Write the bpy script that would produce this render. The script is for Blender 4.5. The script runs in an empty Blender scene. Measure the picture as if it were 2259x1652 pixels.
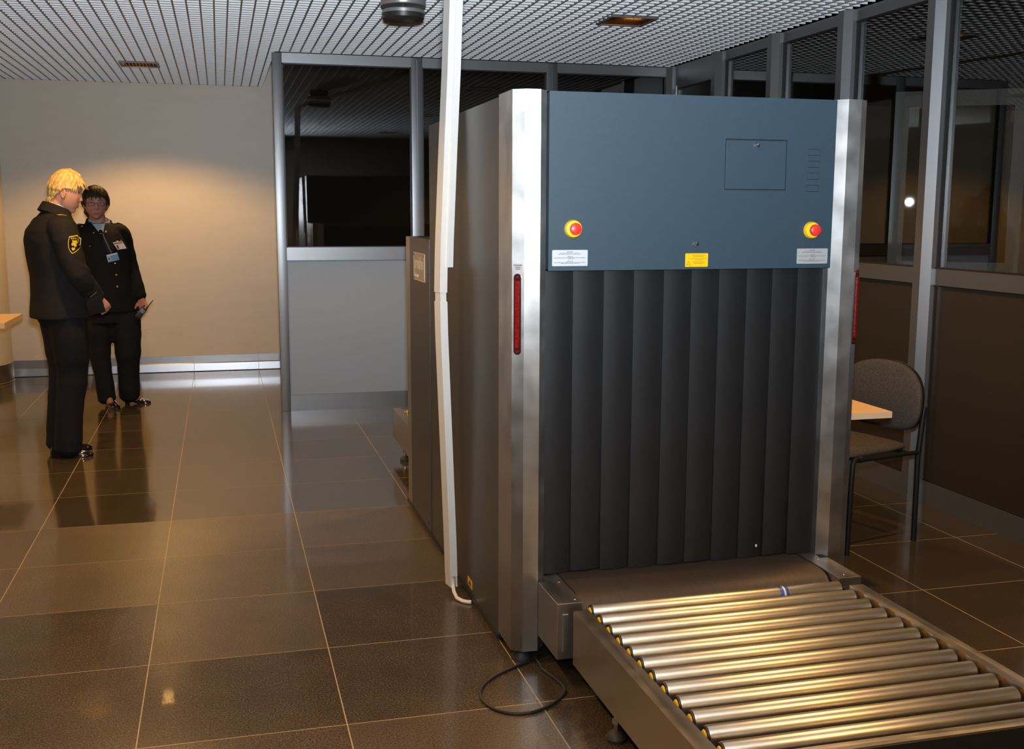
import bpy, bmesh, math, random
from mathutils import Vector, Matrix
from mathutils.bvhtree import BVHTree
random.seed(7)
S = bpy.context.scene
COL = S.collection
PI = math.pi

# ------------------------------------------------------------------ camera, world, flash, exposure
cd = bpy.data.cameras.new('camera'); cam = bpy.data.objects.new('camera', cd); COL.objects.link(cam)
cd.sensor_width = 36.0; cd.sensor_fit = 'HORIZONTAL'; cd.lens = 2411.29 / 2259 * 36; cd.clip_start = 0.05
Rr = (0.966687, -0.255942, 0.003110); Ru = (0.034743, 0.143243, 0.989078); Rf = (0.253592, 0.956020, -0.147363)
cam.matrix_world = Matrix(((Rr[0], Ru[0], -Rf[0], 0.88362), (Rr[1], Ru[1], -Rf[1], -3.10195), (Rr[2], Ru[2], -Rf[2], 1.51851), (0, 0, 0, 1)))
S.camera = cam
W = bpy.data.worlds.new('world'); S.world = W; W.use_nodes = True
W.node_tree.nodes['Background'].inputs[0].default_value = (0.55, 0.36, 0.22, 1)
W.node_tree.nodes['Background'].inputs[1].default_value = 0.003
S.view_settings.view_transform = 'Standard'; S.view_settings.look = 'None'
S.view_settings.exposure = 0.0; S.view_settings.gamma = 1.0; S.view_settings.use_curve_mapping = False
S.cycles.max_bounces = 7; S.cycles.sample_clamp_indirect = 10.0; S.cycles.caustics_reflective = False; S.cycles.caustics_refractive = False
FLASH_W = 1600; WARM_W = 118
# the flash head sits on the camera and is tipped up towards the ceiling
fl = bpy.data.lights.new('camera_flash', 'SPOT'); fl.energy = FLASH_W; fl.color = (0.86, 0.93, 1.0); fl.shadow_soft_size = 0.045
fl.spot_size = math.radians(158); fl.spot_blend = 1.0
flo = bpy.data.objects.new('camera_flash', fl); COL.objects.link(flo); flo.location = (0.90, -3.08, 1.66)
flo.rotation_euler = Vector((0.245, 0.925, math.tan(math.radians(46)))).to_track_quat('-Z', 'Y').to_euler()

# ------------------------------------------------------------------ materials
MATS = {}
def mat(name, col, rough=0.5, metal=0.0, var=0.0, vscale=30, stretch=(1, 1, 1), bump=0.0, bscale=200, spec=0.5, rvar=0.0, coat=0.0, emit=None, est=0.0):
    if name in MATS: return MATS[name]
    m = bpy.data.materials.new(name); m.use_nodes = True; nt = m.node_tree; b = nt.nodes['Principled BSDF']
    b.inputs['Base Color'].default_value = (*col, 1); b.inputs['Roughness'].default_value = rough; b.inputs['Metallic'].default_value = metal
    b.inputs['Specular IOR Level'].default_value = spec; b.inputs['Coat Weight'].default_value = coat
    if emit: b.inputs['Emission Color'].default_value = (*emit, 1); b.inputs['Emission Strength'].default_value = est
    if var or rvar or bump:
        tc = nt.nodes.new('ShaderNodeTexCoord'); mp = nt.nodes.new('ShaderNodeMapping'); mp.inputs['Scale'].default_value = stretch
        nt.links.new(tc.outputs['Object'], mp.inputs[0])
    if var or rvar:
        n = nt.nodes.new('ShaderNodeTexNoise'); n.inputs['Scale'].default_value = vscale; n.inputs['Detail'].default_value = 6
        nt.links.new(mp.outputs[0], n.inputs['Vector'])
    if var:
        r = nt.nodes.new('ShaderNodeMapRange'); r.inputs[1].default_value = 0.25; r.inputs[2].default_value = 0.75; r.inputs[3].default_value = 1 - var; r.inputs[4].default_value = 1 + var
        nt.links.new(n.outputs['Fac'], r.inputs[0])
        mx = nt.nodes.new('ShaderNodeVectorMath'); mx.operation = 'SCALE'; mx.inputs[0].default_value = col
        nt.links.new(r.outputs[0], mx.inputs['Scale']); nt.links.new(mx.outputs[0], b.inputs['Base Color'])
    if rvar:
        r2 = nt.nodes.new('ShaderNodeMapRange'); r2.inputs[1].default_value = 0.3; r2.inputs[2].default_value = 0.7; r2.inputs[3].default_value = max(0.02, rough - rvar); r2.inputs[4].default_value = rough + rvar
        nt.links.new(n.outputs['Fac'], r2.inputs[0]); nt.links.new(r2.outputs[0], b.inputs['Roughness'])
    if bump:
        nb = nt.nodes.new('ShaderNodeTexNoise'); nb.inputs['Scale'].default_value = bscale; nb.inputs['Detail'].default_value = 4
        nt.links.new(mp.outputs[0], nb.inputs['Vector'])
        bp = nt.nodes.new('ShaderNodeBump'); bp.inputs['Strength'].default_value = bump; bp.inputs['Distance'].default_value = 0.002
        nt.links.new(nb.outputs['Fac'], bp.inputs['Height']); nt.links.new(bp.outputs[0], b.inputs['Normal'])
    MATS[name] = m; return m

def glass_mat(name, ior, tint):
    m = bpy.data.materials.new(name); m.use_nodes = True; nt = m.node_tree; nt.nodes.clear()
    o = nt.nodes.new('ShaderNodeOutputMaterial'); mx = nt.nodes.new('ShaderNodeMixShader'); f = nt.nodes.new('ShaderNodeFresnel'); ge = nt.nodes.new('ShaderNodeNewGeometry'); mr = nt.nodes.new('ShaderNodeMapRange')
    mr.inputs[3].default_value = ior; mr.inputs[4].default_value = 1 / ior; nt.links.new(ge.outputs['Backfacing'], mr.inputs[0]); nt.links.new(mr.outputs[0], f.inputs['IOR'])
    t = nt.nodes.new('ShaderNodeBsdfTransparent'); t.inputs[0].default_value = (*tint, 1); g = nt.nodes.new('ShaderNodeBsdfGlossy'); g.inputs['Roughness'].default_value = 0.01
    nt.links.new(f.outputs[0], mx.inputs[0]); nt.links.new(t.outputs[0], mx.inputs[1]); nt.links.new(g.outputs[0], mx.inputs[2]); nt.links.new(mx.outputs[0], o.inputs[0])
    return m

def floor_mat():
    m = bpy.data.materials.new('polished_granite'); m.use_nodes = True; nt = m.node_tree; b = nt.nodes['Principled BSDF']
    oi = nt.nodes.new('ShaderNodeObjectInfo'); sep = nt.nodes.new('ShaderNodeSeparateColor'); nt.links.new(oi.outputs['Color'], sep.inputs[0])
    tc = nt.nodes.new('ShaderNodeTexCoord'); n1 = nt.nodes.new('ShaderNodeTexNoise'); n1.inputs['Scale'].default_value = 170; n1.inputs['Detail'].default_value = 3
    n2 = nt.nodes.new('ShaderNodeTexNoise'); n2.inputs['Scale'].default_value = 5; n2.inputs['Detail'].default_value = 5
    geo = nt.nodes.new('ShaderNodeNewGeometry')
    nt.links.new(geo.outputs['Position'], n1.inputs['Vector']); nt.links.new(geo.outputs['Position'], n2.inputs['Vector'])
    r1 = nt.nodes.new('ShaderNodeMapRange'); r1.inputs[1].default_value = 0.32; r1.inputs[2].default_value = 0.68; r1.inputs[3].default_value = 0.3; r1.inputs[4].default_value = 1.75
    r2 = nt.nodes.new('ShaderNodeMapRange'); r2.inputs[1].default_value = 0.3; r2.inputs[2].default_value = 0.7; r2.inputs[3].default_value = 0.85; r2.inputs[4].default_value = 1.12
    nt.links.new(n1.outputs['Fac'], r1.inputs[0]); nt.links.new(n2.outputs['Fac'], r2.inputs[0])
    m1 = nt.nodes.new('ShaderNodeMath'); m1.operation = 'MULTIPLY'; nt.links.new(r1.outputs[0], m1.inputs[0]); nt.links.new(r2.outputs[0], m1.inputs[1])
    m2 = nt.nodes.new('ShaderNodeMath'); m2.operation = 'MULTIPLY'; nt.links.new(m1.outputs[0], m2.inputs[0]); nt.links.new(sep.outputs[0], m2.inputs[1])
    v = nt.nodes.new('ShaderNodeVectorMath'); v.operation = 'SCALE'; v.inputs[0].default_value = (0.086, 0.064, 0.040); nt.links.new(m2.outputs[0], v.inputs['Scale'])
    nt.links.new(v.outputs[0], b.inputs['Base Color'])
    r3 = nt.nodes.new('ShaderNodeMath'); r3.operation = 'MULTIPLY_ADD'; nt.links.new(n2.outputs['Fac'], r3.inputs[0]); r3.inputs[1].default_value = 0.02; nt.links.new(sep.outputs[1], r3.inputs[2])
    nt.links.new(r3.outputs[0], b.inputs['Roughness']); b.inputs['IOR'].default_value = 1.5
    b.inputs['Coat Weight'].default_value = 0.22; b.inputs['Coat Roughness'].default_value = 0.035
    return m

M = dict(
    steel=mat('brushed_steel', (0.47, 0.465, 0.455), 0.36, 1.0, 0.08, 9, (1, 1, 1), 0.03, 90, rvar=0.05),
    steel_dark=mat('brushed_steel_frame', (0.50, 0.47, 0.43), 0.36, 1.0, 0.05, 12, (1, 1, 1), rvar=0.04),
    roller=mat('zinc_roller', (0.74, 0.69, 0.58), 0.36, 1.0, 0.08, 30, (0.3, 1, 1), rvar=0.015),
    chrome=mat('chrome', (0.8, 0.8, 0.8), 0.12, 1.0),
    zinc=mat('zinc', (0.6, 0.6, 0.6), 0.3, 1.0),
    blue=mat('blue_grey_paint', (0.028, 0.051, 0.069), 0.45, 0.0, 0.05, 60, bump=0.05, bscale=600),
    blue_gap=mat('dark_gap', (0.01, 0.012, 0.015), 0.7),
    gray_paint=mat('dark_grey_paint', (0.043, 0.0415, 0.038), 0.36, 0.2, 0.04, 40, bump=0.03, bscale=500),
    black=mat('black_plastic', (0.012, 0.012, 0.012), 0.45),
    rubber=mat('black_rubber', (0.02, 0.019, 0.018), 0.6),
    curtain=mat('curtain_rubber', (0.0105, 0.0105, 0.011), 0.55, 0.0, 0.12, 14, (1, 1, 0.4), 0.05, 120, spec=0.3),
    belt=mat('conveyor_belt_rubber', (0.052, 0.036, 0.026), 0.55, 0.0, 0.3, 40, (6, 0.5, 1), 0.15, 120),
    red=mat('red_plastic', (0.75, 0.035, 0.025), 0.35),
    yellow=mat('yellow_plastic', (0.85, 0.52, 0.01), 0.4),
    yellow_label=mat('yellow_label', (0.82, 0.47, 0.0), 0.45),
    ochre_print=mat('ochre_print', (0.45, 0.24, 0.0), 0.5),
    black_print=mat('black_print', (0.03, 0.025, 0.02), 0.5),
    white_label=mat('white_label', (0.50, 0.51, 0.52), 0.5),
    grey_label=mat('grey_label', (0.34, 0.34, 0.335), 0.5),
    grey_print=mat('grey_print', (0.17, 0.18, 0.20), 0.5),
    red_lens=mat('red_lens', (0.17, 0.003, 0.002), 0.25, 0.0, 0.6, 160, bump=0.5, bscale=160, coat=0.25),
    red_dark=mat('red_lens_rim', (0.05, 0.002, 0.003), 0.25, coat=0.2),
    white_pvc=mat('white_pvc', (0.62, 0.60, 0.565), 0.4, 0.0, 0.02, 10),
    white_cable=mat('white_cable_sheath', (0.75, 0.70, 0.60), 0.45),
    plate=mat('nameplate_metal', (0.42, 0.36, 0.27), 0.5, 0.2),
    plate_txt=mat('nameplate_lettering', (0.66, 0.62, 0.52), 0.4, 0.2),
    alu=mat('anodised_aluminium', (0.24, 0.245, 0.255), 0.36, 0.8, 0.04, 6, (1, 1, 0.3)),
    panel_grey=mat('grey_laminate_panel', (0.27, 0.345, 0.46), 0.5, 0.0, 0.02, 60),
    panel_brown=mat('dark_laminate_panel', (0.030, 0.021, 0.014), 0.40, 0.0, 0.05, 60),
    gasket=mat('black_gasket', (0.01, 0.01, 0.01), 0.5),
    wall=mat('cream_wall_paint', (0.66, 0.59, 0.485), 0.42, 0.0, 0.035, 3, (1, 1, 4), 0.05, 120, spec=0.4),
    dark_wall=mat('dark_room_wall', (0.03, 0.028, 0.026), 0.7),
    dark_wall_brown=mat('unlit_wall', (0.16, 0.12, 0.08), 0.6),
    carrier=mat('shaded_carrier_metal', (0.29, 0.32, 0.37), 0.5),  # same metal as the blades; underside shade and warm-light offset put into the colour
    blade=mat('ceiling_blade_metal', (0.82, 0.84, 0.86), 0.5, 0.0),
    plenum=mat('dark_plenum', (0.02, 0.02, 0.02), 0.8),
    grout=mat('tile_grout', (0.42, 0.34, 0.22), 0.7, 0.0, 0.1, 40),
    base_steel=mat('baseboard_steel', (0.42, 0.42, 0.43), 0.28, 0.85),
    amber=mat('amber_reflector', (0.55, 0.33, 0.10), 0.22, 1.0, 0.2, 60, bump=0.3, bscale=60),
    louvre=mat('louvre_metal', (0.72, 0.60, 0.42), 0.25, 1.0), lamp_glow=mat('lamp_tube', (1, .6, .2), .5, emit=(1.0, 0.50, 0.14), est=30.0),
    fix_frame=mat('luminaire_frame', (0.16, 0.15, 0.15), 0.45, 0.3),
    vent_grey=mat('vent_grey_metal', (0.38, 0.39, 0.40), 0.35, 0.6),
    vent_dark=mat('vent_dark_metal', (0.035, 0.033, 0.03), 0.4, 0.2),
    wood=mat('beech_laminate', (0.74, 0.50, 0.26), 0.4, 0.0, 0.1, 14, (0.6, 8, 8)),
    wood_edge=mat('beech_edge', (0.66, 0.47, 0.30), 0.45),
    fabric=mat('grey_tweed', (0.072, 0.062, 0.055), 0.95, 0.0, 0.45, 130, (1, 1, 2.2), 0.5, 260, spec=0.1),
    black_metal=mat('black_tube', (0.008, 0.008, 0.009), 0.5, spec=0.25),
    navy=mat('dark_uniform_cloth', (0.0165, 0.0140, 0.0130), 0.85, 0.0, 0.15, 25, bump=0.25, bscale=380, spec=0.2),
    navy2=mat('black_uniform_cloth', (0.0065, 0.006, 0.0062), 0.85, 0.0, 0.15, 25, bump=0.25, bscale=380, spec=0.2),
    trousers=mat('black_trouser_cloth', (0.0085, 0.0085, 0.011), 0.85, 0.0, 0.15, 20, bump=0.25, bscale=380, spec=0.2),
    skin=mat('skin_fair', (0.62, 0.31, 0.20), 0.5, 0.0, 0.06, 30, spec=0.4),
    skin2=mat('skin_flushed', (0.42, 0.19, 0.14), 0.5, 0.0, 0.06, 30, spec=0.4),
    lips=mat('lips', (0.36, 0.11, 0.09), 0.45), eyew=mat('eye_white', (0.6, 0.58, 0.55), 0.25), iris=mat('iris', (0.05, 0.05, 0.06), 0.2),
    blond=mat('blond_hair', (0.62, 0.41, 0.14), 0.45, 0.0, 0.45, 55, (0.6, 2.2, 0.5), 0.6, 110, spec=0.5),
    brown_hair=mat('dark_brown_hair', (0.030, 0.017, 0.009), 0.58, 0.0, 0.5, 55, (0.6, 2.2, 0.5), 0.6, 110, spec=0.25),
    shirt=mat('pale_blue_shirt', (0.50, 0.56, 0.68), 0.8), shirt2=mat('blue_grey_shirt', (0.34, 0.41, 0.52), 0.8),
    gold=mat('gold_metal', (0.85, 0.58, 0.12), 0.3, 0.8), gold_cloth=mat('gold_braid', (0.80, 0.52, 0.10), 0.55),
    yellow_thread=mat('yellow_thread', (0.72, 0.52, 0.02), 0.6), red_thread=mat('red_thread', (0.30, 0.03, 0.03), 0.6),
    shoe=mat('patent_leather', (0.008, 0.008, 0.008), 0.12, coat=0.5), card=mat('white_card', (0.70, 0.68, 0.66), 0.4), card_blue=mat('blue_card', (0.14, 0.30, 0.50), 0.4),
    lanyard=mat('blue_lanyard', (0.07, 0.09, 0.14), 0.7), photo_dark=mat('card_photo', (0.10, 0.05, 0.05), 0.5), tape_blue=mat('blue_tape', (0.03, 0.07, 0.32), 0.4),
    brass=mat('brass_button', (0.50, 0.38, 0.12), 0.35, 0.9), glasses=mat('glasses_frame', (0.05, 0.02, 0.015), 0.25),
)
for k_, an_ in (('steel', .65), ('steel_dark', .3)):
    nt_ = M[k_].node_tree; tg_ = nt_.nodes.new('ShaderNodeTangent'); tg_.direction_type = 'RADIAL'; tg_.axis = 'Z'
    bs_ = nt_.nodes['Principled BSDF']; bs_.inputs['Anisotropic'].default_value = an_; nt_.links.new(tg_.outputs[0], bs_.inputs['Tangent'])
M['glass'] = glass_mat('window_glass', 1.85, (0.72, 0.72, 0.70)); M['lens_glass'] = glass_mat('spectacle_glass', 1.3, (0.9, 0.88, 0.88)); M['floor'] = floor_mat()

# ------------------------------------------------------------------ helpers
def link(o):
    COL.objects.link(o); return o
def rootloc(p):
    v = Vector((0, 0, 0))
    while p is not None: v = v + p.location; p = p.parent
    return v
class MB:
    def __init__(s): s.bm = bmesh.new()
    def box(s, x0, x1, y0, y1, z0, z1, bevel=0.0):
        r = bmesh.ops.create_cube(s.bm, size=1.0)
        vs = r['verts']
        for v in vs: v.co = Vector((x0 + (v.co.x + .5) * (x1 - x0), y0 + (v.co.y + .5) * (y1 - y0), z0 + (v.co.z + .5) * (z1 - z0)))
        if bevel:
            es = list({e for v in vs for e in v.link_edges})
            bmesh.ops.bevel(s.bm, geom=es, offset=bevel, segments=2, affect='EDGES', profile=0.6)
        return s
    def rings(s, rings, cap=True, closed=True):
        prev = None; first = None
        for ring in rings:
            vs = [s.bm.verts.new(p) for p in ring]
            if prev:
                n = len(vs)
                for i in range(n if closed else n - 1):
                    s.bm.faces.new((prev[i], prev[(i + 1) % n], vs[(i + 1) % n], vs[i]))
            else: first = vs
            prev = vs
        if cap and closed:
            s.bm.faces.new(list(reversed(first))); s.bm.faces.new(prev)
        return s
    def cyl(s, p0, p1, r0, r1=None, seg=16):
        return s.tube([p0, p1], [r0, r0 if r1 is None else r1], seg)
    def tube(s, pts, r, seg=12):
        pts = [Vector(p) for p in pts]; n = len(pts)
        if not isinstance(r, (list, tuple)): r = [r] * n
        t0 = (pts[1] - pts[0]).normalized()
        up = Vector((0, 0, 1)) if abs(t0.z) < 0.9 else Vector((1, 0, 0))
        a = t0.cross(up).normalized(); rr = []
        for i, p in enumerate(pts):
            t = ((pts[min(i + 1, n - 1)] - p).normalized() + (p - pts[max(i - 1, 0)]).normalized()).normalized()
            a = (a - t * a.dot(t)).normalized(); b = t.cross(a)
            ri = r[i]; ra, rb = ri if isinstance(ri, (list, tuple)) else (ri, ri)
            rr.append([p + a * (ra * math.cos(2 * PI * k / seg)) + b * (rb * math.sin(2 * PI * k / seg)) for k in range(seg)])
        return s.rings(rr)
    def lathe(s, prof, c, axis='z', seg=24):
        c = Vector(c); rr = []
        for r, h in prof:
            ring = []
            for k in range(seg):
                a = 2 * PI * k / seg; u, v = r * math.cos(a), r * math.sin(a)
                ring.append(c + (Vector((u, v, h)) if axis == 'z' else Vector((u, -h, v)) if axis == '-y' else Vector((h, u, v))))
            rr.append(ring)
        return s.rings(rr)
    def prism(s, poly, z0, z1):
        return s.rings([[(x, y, z0) for x, y in poly], [(x, y, z1) for x, y in poly]])
    def grid_plate(s, xs, zs, holes, y0, y1):
        # plate in the XZ plane with rectangular holes, thickness y0..y1
        X = sorted(set(xs)); Z = sorted(set(zs)); f = []; vd = {}
        def vert(x, z):
            if (x, z) not in vd: vd[(x, z)] = s.bm.verts.new((x, y0, z))
            return vd[(x, z)]
        for i in range(len(X) - 1):
            for j in range(len(Z) - 1):
                cx, cz = (X[i] + X[i + 1]) / 2, (Z[j] + Z[j + 1]) / 2
                if any(h[0] < cx < h[1] and h[2] < cz < h[3] for h in holes): continue
                f.append(s.bm.faces.new((vert(X[i], Z[j]), vert(X[i + 1], Z[j]), vert(X[i + 1], Z[j + 1]), vert(X[i], Z[j + 1]))))
        r = bmesh.ops.extrude_face_region(s.bm, geom=f)
        for g in r['geom']:
            if isinstance(g, bmesh.types.BMVert): g.co.y = y1
        return s
    def ball(s, c, r, seg=16, m=None):
        rx, ry, rz = r if isinstance(r, (tuple, list)) else (r, r, r)
        vs = bmesh.ops.create_uvsphere(s.bm, u_segments=seg, v_segments=max(6, seg * 2 // 3), radius=1)['verts']
        for v in vs:
            p = Vector((v.co.x * rx, v.co.y * ry, v.co.z * rz))
            if m is not None: p = m @ p
            v.co = p + Vector(c)
        return s
    def build(s, name, material, parent=None, smooth=True, angle=35, local=False):
        L = rootloc(parent)
        if parent is not None and not local: bmesh.ops.translate(s.bm, verts=s.bm.verts, vec=-L)
        bmesh.ops.recalc_face_normals(s.bm, faces=s.bm.faces)
        me = bpy.data.meshes.new(name); s.bm.to_mesh(me); s.bm.free()
        me.materials.append(material)
        if smooth:
            me.polygons.foreach_set('use_smooth', [True] * len(me.polygons)); me.set_sharp_from_angle(angle=math.radians(angle))
        o = link(bpy.data.objects.new(name, me)); o.parent = parent
        return o
def thing(name, label, cat, loc=(0, 0, 0), group=None):
    o = link(bpy.data.objects.new(name, None)); o.location = loc; o.empty_display_size = 0.1
    o['label'] = label; o['category'] = cat
    if group: o['group'] = group
    return o
def structure(name, parent=None):
    o = link(bpy.data.objects.new(name, None)); o.parent = parent
    if parent is None: o['kind'] = 'structure'
    return o
def text_mesh(body, size, m, name, parent, extrude=0.0006):
    cu = bpy.data.curves.new('lettering', 'FONT'); cu.body = body; cu.size = size; cu.extrude = extrude; cu.align_x = 'CENTER'; cu.align_y = 'CENTER'; cu.resolution_u = 3
    to = bpy.data.objects.new('lettering', cu); COL.objects.link(to)
    dg = bpy.context.evaluated_depsgraph_get(); me = bpy.data.meshes.new_from_object(to.evaluated_get(dg))
    bpy.data.objects.remove(to); bpy.data.curves.remove(cu)
    me.transform(m); me.transform(Matrix.Translation(-rootloc(parent)))
    me.materials.clear(); me.name = name
    o = link(bpy.data.objects.new(name, me)); o.parent = parent
    return o
def remesh(mb, voxel, smooth_it=4, smooth_f=0.5):
    bmesh.ops.recalc_face_normals(mb.bm, faces=mb.bm.faces)
    me = bpy.data.meshes.new('tmp'); mb.bm.to_mesh(me); mb.bm.free()
    o = bpy.data.objects.new('tmp', me); COL.objects.link(o)
    r = o.modifiers.new('r', 'REMESH'); r.mode = 'VOXEL'; r.voxel_size = voxel
    if smooth_it:
        sm = o.modifiers.new('s', 'SMOOTH'); sm.factor = smooth_f; sm.iterations = smooth_it
    dg = bpy.context.evaluated_depsgraph_get(); m2 = bpy.data.meshes.new_from_object(o.evaluated_get(dg))
    bpy.data.objects.remove(o); bpy.data.meshes.remove(me)
    m2.polygons.foreach_set('use_smooth', [True] * len(m2.polygons))
    return m2

# ================================================================== STRUCTURE
XR, YB, YP, ZC = 4.45, 7.68, 5.33, 2.665   # right partition, rear wall, middle partition, ceiling
XP = 1.293
# ---- floor: grout bed with 60 cm granite tiles
floor = MB().box(-4.2, 8.2, -4.2, 9.6, -0.08, -0.0003).build('floor', M['grout'], None, smooth=False); floor['kind'] = 'structure'
tb = MB(); tb.box(-0.2982, 0.2982, -0.2982, 0.2982, -0.012, 0.0); tile_mesh = None
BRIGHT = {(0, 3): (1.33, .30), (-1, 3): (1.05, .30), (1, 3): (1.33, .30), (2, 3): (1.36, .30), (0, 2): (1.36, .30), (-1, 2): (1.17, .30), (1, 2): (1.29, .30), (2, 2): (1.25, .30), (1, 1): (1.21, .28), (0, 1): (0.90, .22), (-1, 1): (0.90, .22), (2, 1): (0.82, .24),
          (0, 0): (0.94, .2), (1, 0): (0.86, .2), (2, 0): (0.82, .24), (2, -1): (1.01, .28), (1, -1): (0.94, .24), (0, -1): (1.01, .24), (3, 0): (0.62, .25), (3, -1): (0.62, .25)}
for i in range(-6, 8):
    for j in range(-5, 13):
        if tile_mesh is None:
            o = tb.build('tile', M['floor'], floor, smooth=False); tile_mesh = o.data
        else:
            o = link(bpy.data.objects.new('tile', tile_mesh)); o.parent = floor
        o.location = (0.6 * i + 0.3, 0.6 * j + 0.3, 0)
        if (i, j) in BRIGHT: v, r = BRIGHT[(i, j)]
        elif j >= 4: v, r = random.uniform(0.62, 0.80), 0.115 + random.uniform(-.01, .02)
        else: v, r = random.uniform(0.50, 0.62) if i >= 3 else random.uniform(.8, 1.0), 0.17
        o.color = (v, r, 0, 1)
# ---- rear wall, left wall, wall behind the camera, unlit rooms
def wall(name, x0, x1, y0, y1, m, z0=0, z1=3.1):
    o = MB().box(x0, x1, y0, y1, z0, z1).build(name, m, None, smooth=False); o['kind'] = 'structure'; return o
scuff = mat('wall_scuff', (0.42, 0.36, 0.28), 0.6)
wall('wall_back', -4.2, 1.45, YB, YB + 0.12, M['wall'])
wall('wall_left', -4.2, -4.05, -4.2, YB, M['wall'])
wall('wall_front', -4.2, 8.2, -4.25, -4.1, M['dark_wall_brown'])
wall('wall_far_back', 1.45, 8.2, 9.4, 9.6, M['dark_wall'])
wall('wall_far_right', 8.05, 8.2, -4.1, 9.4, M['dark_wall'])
plen = MB().box(-4.05, 8.05, -4.1, 9.4, 3.1, 3.2).build('ceiling_slab', M['plenum'], None, smooth=False); plen['kind'] = 'structure'
rs = random.Random(11)
for q in range(16):
    x_, z_, l_ = rs.uniform(-.9, 1.15), rs.uniform(.20, .55), rs.uniform(.03, .14)
    MB().rings([[(x_ + l_ * u, yy, z_ + .012 * math.sin(u * 2 + q) + d) for u, d in ((0, 0), (.5, -.0012), (1, 0), (.5, .0012))] for yy in (YB - .0006, YB + .0002)]).build('scuff_mark', scuff, bpy.data.objects['wall_back'], smooth=False)
# rear baseboard: two-step steel boards
bb = structure('baseboard_back')
edges = [-1.2, -0.6, 0.0, 0.6, 1.2, 1.449]
for a, b in zip(edges[:-1], edges[1:]):
    g = 0.0015
    MB().rings([[(x, YB - .001, .006), (x, YB - .030, .006), (x, YB - .024, .075), (x, YB - .012, .082), (x, YB - .012, .150), (x, YB - .001, .150)] for x in (a + g, b - g)]).build('board', M['base_steel'], bb, smooth=False)

# ---- luminaires (position of cut-outs in the ceiling)
LUM = [(0.31, 6.325), (3.32, 3.385), (0.31, 3.325), (0.31, 0.325), (3.32, 0.385), (-2.69, 3.325), (-2.69, 6.325), (0.31, -2.675), (3.32, -2.6)]
CUT = [(x - .15, x + .15, y - .15, y + .15) for x, y in LUM]
# ---- open-cell ceiling: carriers along Y and cross blades along X
ceil_ = structure('ceiling')
def spans(lo, hi, cuts):
    out = [(lo, hi)]
    for a, b in cuts:
        nxt = []
        for s, e in out:
            if b <= s or a >= e: nxt.append((s, e)); continue
            if a > s: nxt.append((s, a))
            if b < e: nxt.append((b, e))
        out = nxt
    return out
k = -38
while True:
    x = 0.744 + 0.075 * k; k += 1
    if x > 4.40: break
    hi = YB - .01 if x < XP + .02 else YP - .035
    mb = MB()
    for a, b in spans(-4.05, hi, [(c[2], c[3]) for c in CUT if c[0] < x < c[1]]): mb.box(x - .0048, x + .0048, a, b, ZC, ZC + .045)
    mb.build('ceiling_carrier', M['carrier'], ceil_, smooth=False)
k = -94
while True:
    y = 3.0315 + 0.075 * k; k += 1
    if y > YB - .02: break
    hi = XR - .04 if y < YP - .04 else XP + .02
    mb = MB()
    for a, b in spans(-2.1, hi, [(c[0], c[1]) for c in CUT if c[2] < y < c[3]]): mb.box(a, b, y - .0062, y + .0062, ZC + .001, ZC + .046)
    mb.build('ceiling_blade', M['blade'], ceil_, smooth=False)

# ---- middle partition (Y = YP) : aluminium frame, glass above, grey panels below
wm = structure('wall_middle')
fy0, fy1 = YP - .03, YP + .03
mull_x = [(1.293, 1.362), (2.318, 2.405), (3.384, 3.472), (4.38, 4.45)]
for n, (a, b) in enumerate(mull_x):
    mb = MB().box(a, b, fy0, fy1, 0, ZC - .002, .003)
    if n in (1, 2): mb.box((a + b) / 2 - .003, (a + b) / 2 + .003, fy0 - .004, fy0 + .01, 0, ZC - .02)
    mb.build('mullion', M['alu'], wm)
for (a, b), (c, d) in zip(mull_x[:-1], mull_x[1:]):
    x0, x1 = b, c
    MB().box(x0, x1, fy0 + .004, fy1 - .004, 2.592, ZC - .002).build('head_rail', M['alu'], wm, smooth=False)
    MB().box(x0, x1, fy0 + .004, fy1 - .004, 1.151, 1.247).build('sill_rail', M['alu'], wm, smooth=False)
    MB().box(x0, x1, fy0 + .004, fy1 - .004, 0.0, 0.124).build('base_rail', M['alu'], wm, smooth=False)
    MB().box(x0, x1, YP - .012, YP + .012, 0.124, 1.151).build('panel', M['panel_grey'], wm, smooth=False)
    g = MB(); t = .008
    for q in ((x0, x0 + t, 1.247, 2.592), (x1 - t, x1, 1.247, 2.592), (x0, x1, 1.247, 1.247 + t), (x0, x1, 2.592 - t, 2.592)): g.box(q[0], q[1], YP - .016, YP + .016, q[2], q[3])
    g.build('gasket', M['gasket'], wm, smooth=False)
    MB().box(x0 + .002, x1 - .002, YP - .004, YP + .004, 1.249, 2.590).build('pane', M['glass'], wm, smooth=False)

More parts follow.
